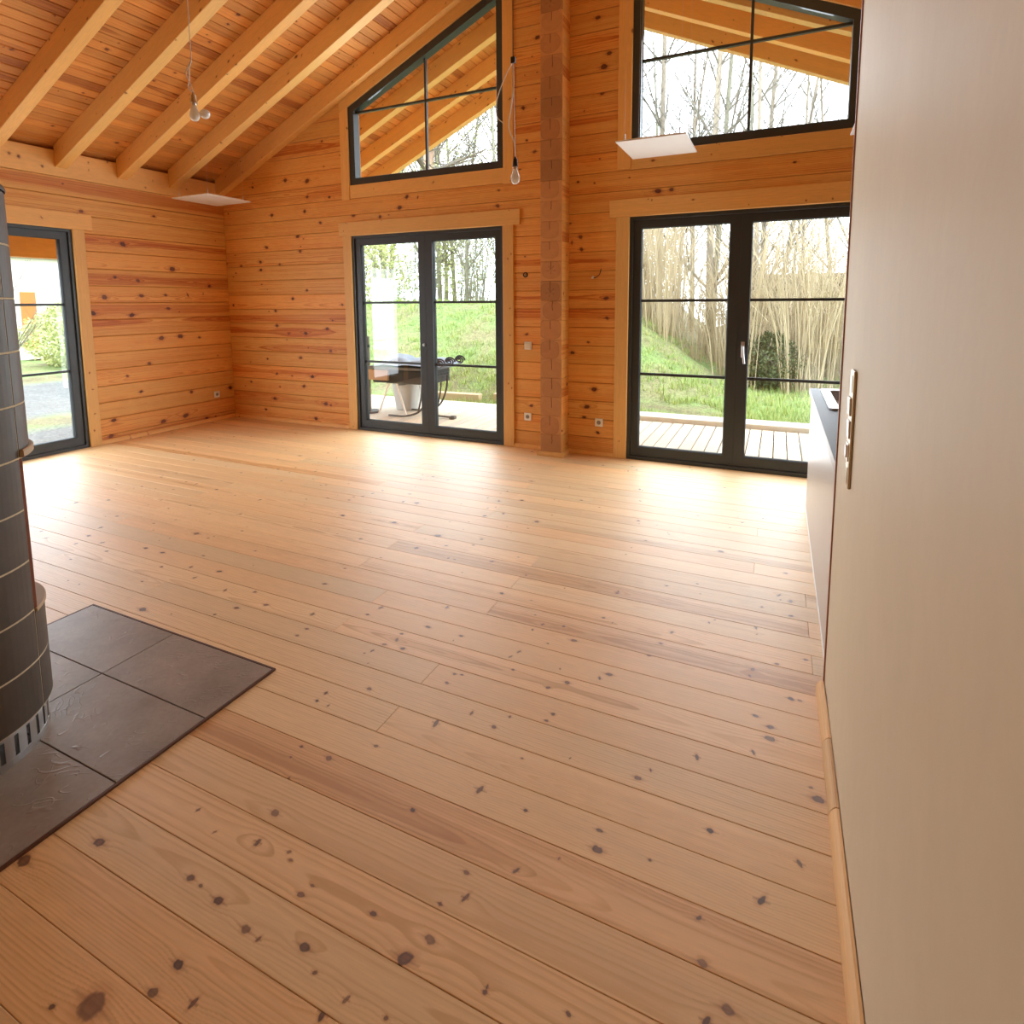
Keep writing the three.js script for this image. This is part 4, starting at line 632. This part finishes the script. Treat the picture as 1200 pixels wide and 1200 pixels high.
{
  const protos = [[11, 9, { clear: 0 }], [23, 11, { per: 4, clear: 0 }], [37, 8, { per: 4, clear: 0, bend: 0.2 }], [53, 10, { lean: 0.12, clear: 1 }]].map(([s, h, o]) => treeParts(s, h, o));
  const r = rng(88); let n = 0;
  const put = (x, z, k, sc, mat, label, grp, buds) => {
    const g = group('bare_tree', label, 'tree', { group: grp }); g.position.set(x, ground(x, z), z); g.rotation.y = r() * 6.28; g.scale.setScalar(sc);
    mesh('trunk', protos[k][0], mat, g); mesh('branches', protos[k][1], M.twig, g);
    if (buds) { const L = mesh('new_leaves', buds, M.bud, g); L.userData.kind = 'stuff'; }
  };
  const budG = leaves(5, 2600, (q) => { const a = q() * 6.28, R = 2.4 * Math.sqrt(q()), y = 0.4 + q() * 6; return V3(Math.cos(a) * R, y, Math.sin(a) * R); }, 0.05);
  const bankL = 'bare grey-green woodland tree on top of the grassy bank', bankG = 'bare trees on the bank';
  for (const [x, z, k, s, b] of [[-2.2, -8.4, 0, 1, 1], [-4.6, -9.5, 1, 0.9, 1], [-3.2, -11.5, 2, 1.1, 1], [-0.8, -10.2, 3, 0.9, 0], [-6.8, -8.8, 2, 0.9, 1], [0.4, -12.5, 1, 1.1, 0], [-5.6, -13.5, 0, 1.2, 0], [-8.6, -11.5, 3, 1.0, 1], [1.8, -11.2, 0, 0.95, 0], [-3.9, -8.1, 3, 0.8, 1], [-1.3, -8.9, 2, 0.85, 1], [-2.8, -9.9, 1, 0.8, 1], [-0.2, -8.6, 0, 0.8, 0], [-5.4, -10.6, 2, 1.0, 1], [-7.4, -10.2, 1, 0.9, 1], [-4.2, -12.6, 2, 1.1, 1], [-1.9, -12.9, 0, 1.1, 0], [0.9, -9.2, 2, 0.8, 0], [-6.3, -12.0, 3, 1.1, 0]]) put(x, z, k, s, M.barkGreen, bankL, bankG, b ? budG : null);
  const woodL = 'bare pale woodland tree behind the thicket beyond the deck', woodG = 'bare trees behind the thicket';
  for (let i = 0; i < 20; i++) { const x = 1.2 + (i % 10) * 0.8 + r() * 0.5, z = -8.6 - r() * 7; put(x + (-z - 8) * -0.12, z, i % 4, 0.8 + r() * 0.4, i % 3 ? M.barkTan : M.barkGreen, woodL, woodG, null); }
  // a stout reddish trunk on the bank
  const pine = group('pine_tree', 'stout reddish pine trunk with drooping branches on the bank', 'tree'); pine.position.set(-1.55, ground(-1.55, -7.2), -7.2);
  const [pt, pb] = treeParts(71, 8, { rad: 0.2, up: 0.05, per: 4, clear: 1 }); mesh('trunk', pt, M.barkRed, pine); mesh('branches', pb, M.twig, pine);
  // thicket of thin stems
  const shrub = (seed, n, h, sp) => { const q = rng(seed), L = []; for (let i = 0; i < n; i++) { const a = q() * 6.28, l = h * (0.6 + 0.5 * q()), o = 0.35 * q(), t = sp * (0.3 + q()), dx = Math.cos(a), dz = Math.sin(a), ra = 0.006 + 0.01 * q(); const P = [[o * dx, -0.1, o * dz], [o * dx + t * 0.2 * dx, l * 0.35, o * dz + t * 0.2 * dz], [o * dx + t * 0.55 * dx, l * 0.7, o * dz + t * 0.55 * dz], [o * dx + t * dx, l * (0.9 + 0.1 * q()), o * dz + t * dz]]; for (let j = 0; j < 3; j++) L.push(rod(P[j], P[j + 1], ra * (1 - j * 0.28), 4, ra * (1 - (j + 1) * 0.28))); for (let j = 0; j < 4; j++) { const f = 0.3 + 0.6 * q(), b = P[Math.min(2, Math.floor(f * 3))], c = P[Math.min(3, Math.floor(f * 3) + 1)], m = b.map((v, ii) => v + (c[ii] - v) * q()), e = q() * 6.28; L.push(rod(m, [m[0] + Math.cos(e) * 0.35, m[1] + 0.3 + 0.3 * q(), m[2] + Math.sin(e) * 0.35], ra * 0.5, 3, 0.002)); } } return merge(L); };
  const sg = [shrub(1, 34, 3.0, 0.7), shrub(2, 30, 3.6, 0.5), shrub(3, 40, 2.2, 0.9)];
  for (let i = 0; i < 44; i++) {
    const x = 2.6 + (i % 15) * 0.47 + r() * 0.4 , z = -6.6 - Math.floor(i / 15) * 1.5 - r() * 1.2; const m = new THREE.Mesh(sg[i % 3], M.stem); m.name = numbered('bare_shrub'); m.castShadow = m.receiveShadow = true; m.position.set(x - (-z - 6) * 0.1 * (x < 5 ? 1 : -0.4), 0, z); m.position.y = ground(m.position.x, z); m.rotation.y = r() * 6.28; m.scale.setScalar(0.8 + r() * 0.5); scene.add(m); info(m, 'tan leafless shrub of thin upright stems in the thicket', 'shrub', { group: 'leafless shrubs of the thicket' });
  }
  for (let i = 0; i < 10; i++) { const x = -6.5 + i * 0.75 + r() * 0.5, z = -7.4 - r() * 2.5, m = new THREE.Mesh(sg[i % 3], M.barkGreen); m.name = numbered('bank_shrub'); m.castShadow = true; m.position.set(x, ground(x, z), z); m.scale.setScalar(0.7); scene.add(m); info(m, 'olive leafless shrub on the crest of the grassy bank', 'shrub', { group: 'shrubs on the bank crest' }); }
  // budding bush on the bank, dark evergreen bush by the shed, bush by the neighbour house
  const bush = (name, label, x, z, R, h, mat, seed, n, size) => { const g = group(name, label, 'bush', name === 'hedge_bush' ? { group: 'bushes between the bank trees' } : {}); g.position.set(x, ground(x, z), z); const fol = mesh('foliage', leaves(seed, n, (q) => { const a = q() * 6.28, t = q(), rr = R * Math.pow(q(), 0.4) * Math.sin(Math.PI * (0.12 + 0.8 * t)); return V3(Math.cos(a) * rr, h * t, Math.sin(a) * rr); }, size), mat, g); fol.userData.kind = 'stuff'; mesh('stems', shrub(seed + 9, 14, h * 0.9, R * 0.6), M.twig, g); };
  bush('budding_bush', 'yellow-green budding bush on top of the bank', -3.1, -7.3, 1.0, 1.7, M.bud, 91, 2600, 0.06);
  for (const [x, z, R, h, sd] of [[-5.2, -8.6, 0.9, 2.2, 101], [-1.9, -9.6, 1.0, 2.8, 103], [-4.1, -10.4, 1.3, 3.6, 105], [0.6, -10.6, 1.0, 2.4, 107], [-6.9, -9.9, 1.2, 3.2, 109], [-2.6, -12, 1.4, 4.0, 111]]) { bush('hedge_bush', 'pale green bush coming into leaf between the trees on the bank', x, z, R, h, M.bud, sd, 1500, 0.07); }
  bush('evergreen_bush', 'dark evergreen bush in the thicket beside the shed', 6.55, -6.9, 0.62, 1.05, M.ever, 92, 4200, 0.05);
  bush('garden_bush', 'green bush in front of the neighbouring white house', -11.6, -4.3, 1.3, 1.75, M.bud, 93, 7000, 0.08);
  // trees by the neighbour house seen through the eaves door
  for (const [x, z, k, s] of [[-9.2, -1.6, 2, 0.55], [-15.5, -7.5, 1, 0.9], [-13.0, -8.2, 0, 0.8]]) put(x, z, k, s, M.barkGreen, 'bare garden tree near the neighbouring white house', 'bare trees by the neighbour house', null);
}
{ // shed and neighbour house
  const m = new THREE.MeshPhysicalMaterial({ color: new THREE.Color().setRGB(0.16, 0.11, 0.08), roughness: 0.9 }), s = group('garden_shed', 'low dark brown shed behind the thicket', 'shed'); s.position.set(7.9, ground(7.9, -15), -15);
  for (let i = 0; i < 22; i++) mesh('board', box(-2.2 + i * 0.2, -2.2 + i * 0.2 + 0.19, 0, 1.9, 0, 0.03 + (i % 2) * 0.01), m, s);
  mesh('walls', merge([box(-2.2, -2.17, 0, 1.9, -2, 0), box(2.17, 2.2, 0, 1.9, -2, 0), box(-2.2, 2.2, 0, 1.9, -2.03, -2)]), m, s); mesh('roof', box(-2.5, 2.5, 1.9, 2.05, -2.3, 0.35), m, s);
  const w = new THREE.MeshPhysicalMaterial({ color: new THREE.Color(0xefece4), roughness: 0.8 }), h = group('neighbour_house', 'white house with an orange shutter beyond the gravel and lawn', 'house'); h.position.set(-15, -0.2, -5.0);
  mesh('walls', box(-3, 0, 0, 3.2, -1.2, 5), w, h); const dr = mesh('shutter', rbox(0.0, 0.06, 0.35, 2.15, -0.05, 0.36, 0.01), new THREE.MeshPhysicalMaterial({ color: new THREE.Color(0xc07a3c), roughness: 0.6 }), h); mesh('handle', rod([0.06, 1.1, 0.28], [0.1, 1.1, 0.28], 0.02), M.steel, dr);
  mesh('roof', beamGeo(V3(-1.5, 3.2, -1.5), V3(-1.5, 3.2, 5.4), X, Y, 3.8, 0.5, 0.2, (u, v) => [u, v]), new THREE.MeshPhysicalMaterial({ color: new THREE.Color(0x8a8782), roughness: 0.9 }), h);
}
{ // things on the deck
  const grey = new THREE.MeshPhysicalMaterial({ color: new THREE.Color(0x6f757c), roughness: 0.7 }), dark = new THREE.MeshPhysicalMaterial({ color: new THREE.Color(0x2c3035), roughness: 0.6 }), white = M.whiteMetal;
  const yd = -0.08;
  const t = group('garden_table', 'grey garden table with splayed white legs on the deck', 'table'); t.position.set(1.85, yd, -1.55);
  mesh('top', rbox(-0.55, 0.5, 0.66, 0.7, -0.35, 0.35, 0.01), grey, t); mesh('apron', rbox(-0.5, 0.45, 0.46, 0.66, -0.3, 0.3, 0.02), dark, t);
  for (const z of [-0.27, 0.27]) { mesh('leg', rod([-0.22, 0.48, z], [-0.42, 0, z], 0.014), white, t); mesh('leg', rod([-0.1, 0.48, z], [0.06, 0, z], 0.014), white, t); }
  mesh('drawer', rbox(-0.54, -0.2, 0.5, 0.65, 0.28, 0.34, 0.006), new THREE.MeshPhysicalMaterial({ color: new THREE.Color(0xb69a7c), roughness: 0.6 }), t);
  const tarpG = new THREE.PlaneGeometry(1.15, 0.72, 46, 28); tarpG.rotateX(-Math.PI / 2); const tp = tarpG.attributes.position; for (let i = 0; i < tp.count; i++) { const x = tp.getX(i), z = tp.getZ(i); tp.setY(i, 0.015 + 0.16 * fbm(x * 3 + 4, z * 3, 44) * sstep(0.36, 0.2, Math.abs(z)) * sstep(0.575, 0.4, Math.abs(x)) + 0.03 * noise(x * 11, z * 9, 45)); } tarpG.computeVertexNormals();
  const tarp = group('folded_tarp', 'crumpled blue-grey tarpaulin rolled up on the garden table', 'tarp'); tarp.position.set(1.95, yd + 0.7, -1.55); mesh('sheet', tarpG, new THREE.MeshPhysicalMaterial({ color: new THREE.Color(0x8f9aa8), roughness: 0.45, side: THREE.DoubleSide }), tarp);
  const roll = []; for (let k = 0; k < 3; k++) roll.push(tube(Array.from({ length: 26 }, (_, i) => { const a = i * 0.62, q = 0.065 - i * 0.0022; return [0.52 + Math.cos(a) * q * 1.3, 0.07 + Math.sin(a) * q, -0.3 + k * 0.28 + i * 0.001]; }), 0.012, 60, 5)); mesh('roll', merge(roll), dark, tarp);
  const rc = group('rocking_frame', 'bent metal rocker frame standing beside the garden table', 'rocking chair'); rc.position.set(2.25, yd, -1.15);
  for (const z of [0, -0.5]) { mesh('rocker', tube([[-0.55, 0.018, z], [-0.25, 0.03, z], [-0.02, 0.12, z], [0.1, 0.35, z], [0.13, 0.6, z]], 0.014, 30, 8), dark, rc); mesh('upright', tube([[-0.05, 0.1, z], [0.0, 0.3, z], [0.02, 0.5, z]], 0.012, 16, 8), dark, rc); }
  mesh('crossbar', rod([0.13, 0.58, 0], [0.13, 0.58, -0.5], 0.012), dark, rc); mesh('floor_bar', merge([rod([0.0, 0.03, -0.2], [0.38, 0.02, -0.2], 0.013), rbox(0.34, 0.42, 0, 0.04, -0.24, -0.16, 0.008)]), dark, rc);
  const bin = group('storage_tub', 'pale grey tub standing under the garden table', 'tub'); bin.position.set(1.62, yd, -1.75); const bg = new THREE.CylinderGeometry(0.24, 0.18, 0.4, 4, 1); bg.rotateY(Math.PI / 4); bg.translate(0, 0.2, 0); mesh('body', bg, new THREE.MeshPhysicalMaterial({ color: new THREE.Color(0xb9bab6), roughness: 0.6 }), bin); const rg = new THREE.TorusGeometry(0.24, 0.012, 6, 4); rg.rotateX(Math.PI / 2); rg.rotateY(0); rg.translate(0, 0.4, 0); mesh('rim', rg, grey, bin);
  const post = group('parasol_post', 'thin weathered grey post standing at the left end of the deck table', 'post'); post.position.set(1.25, yd, -1.3); mesh('pole', rod([0, 0.02, 0], [0, 1.12, 0], 0.024, 12), new THREE.MeshPhysicalMaterial({ color: new THREE.Color(0x77736c), roughness: 0.7 }), post); mesh('base', rod([0, 0, 0], [0, 0.03, 0], 0.14, 20), dark, post); mesh('collar', rod([0, 0.96, 0], [0, 1.0, 0], 0.03, 12), dark, post);
  const tm = new THREE.MeshPhysicalMaterial({ color: new THREE.Color(0xc4ab86), roughness: 0.85 });
  const tb = (x, z, L, ry, label) => { const g = mesh('timber_beam', rbox(-L / 2, L / 2, 0, 0.14, -0.08, 0.08, 0.012), tm); g.position.set(x, ground(x, z) + 0.0, z); g.rotation.y = ry; info(g, label, 'timber'); };
  tb(1.35, -3.15, 1.5, 0.05, 'squared timber lying on the soil at the deck edge'); tb(2.55, -3.35, 0.5, 0.2, 'short squared offcut lying beside the longer timber');
}
scene.traverse((o) => { if (o.isMesh) { o.castShadow = true; o.receiveShadow = true; } });
renderer.render(scene, camera);
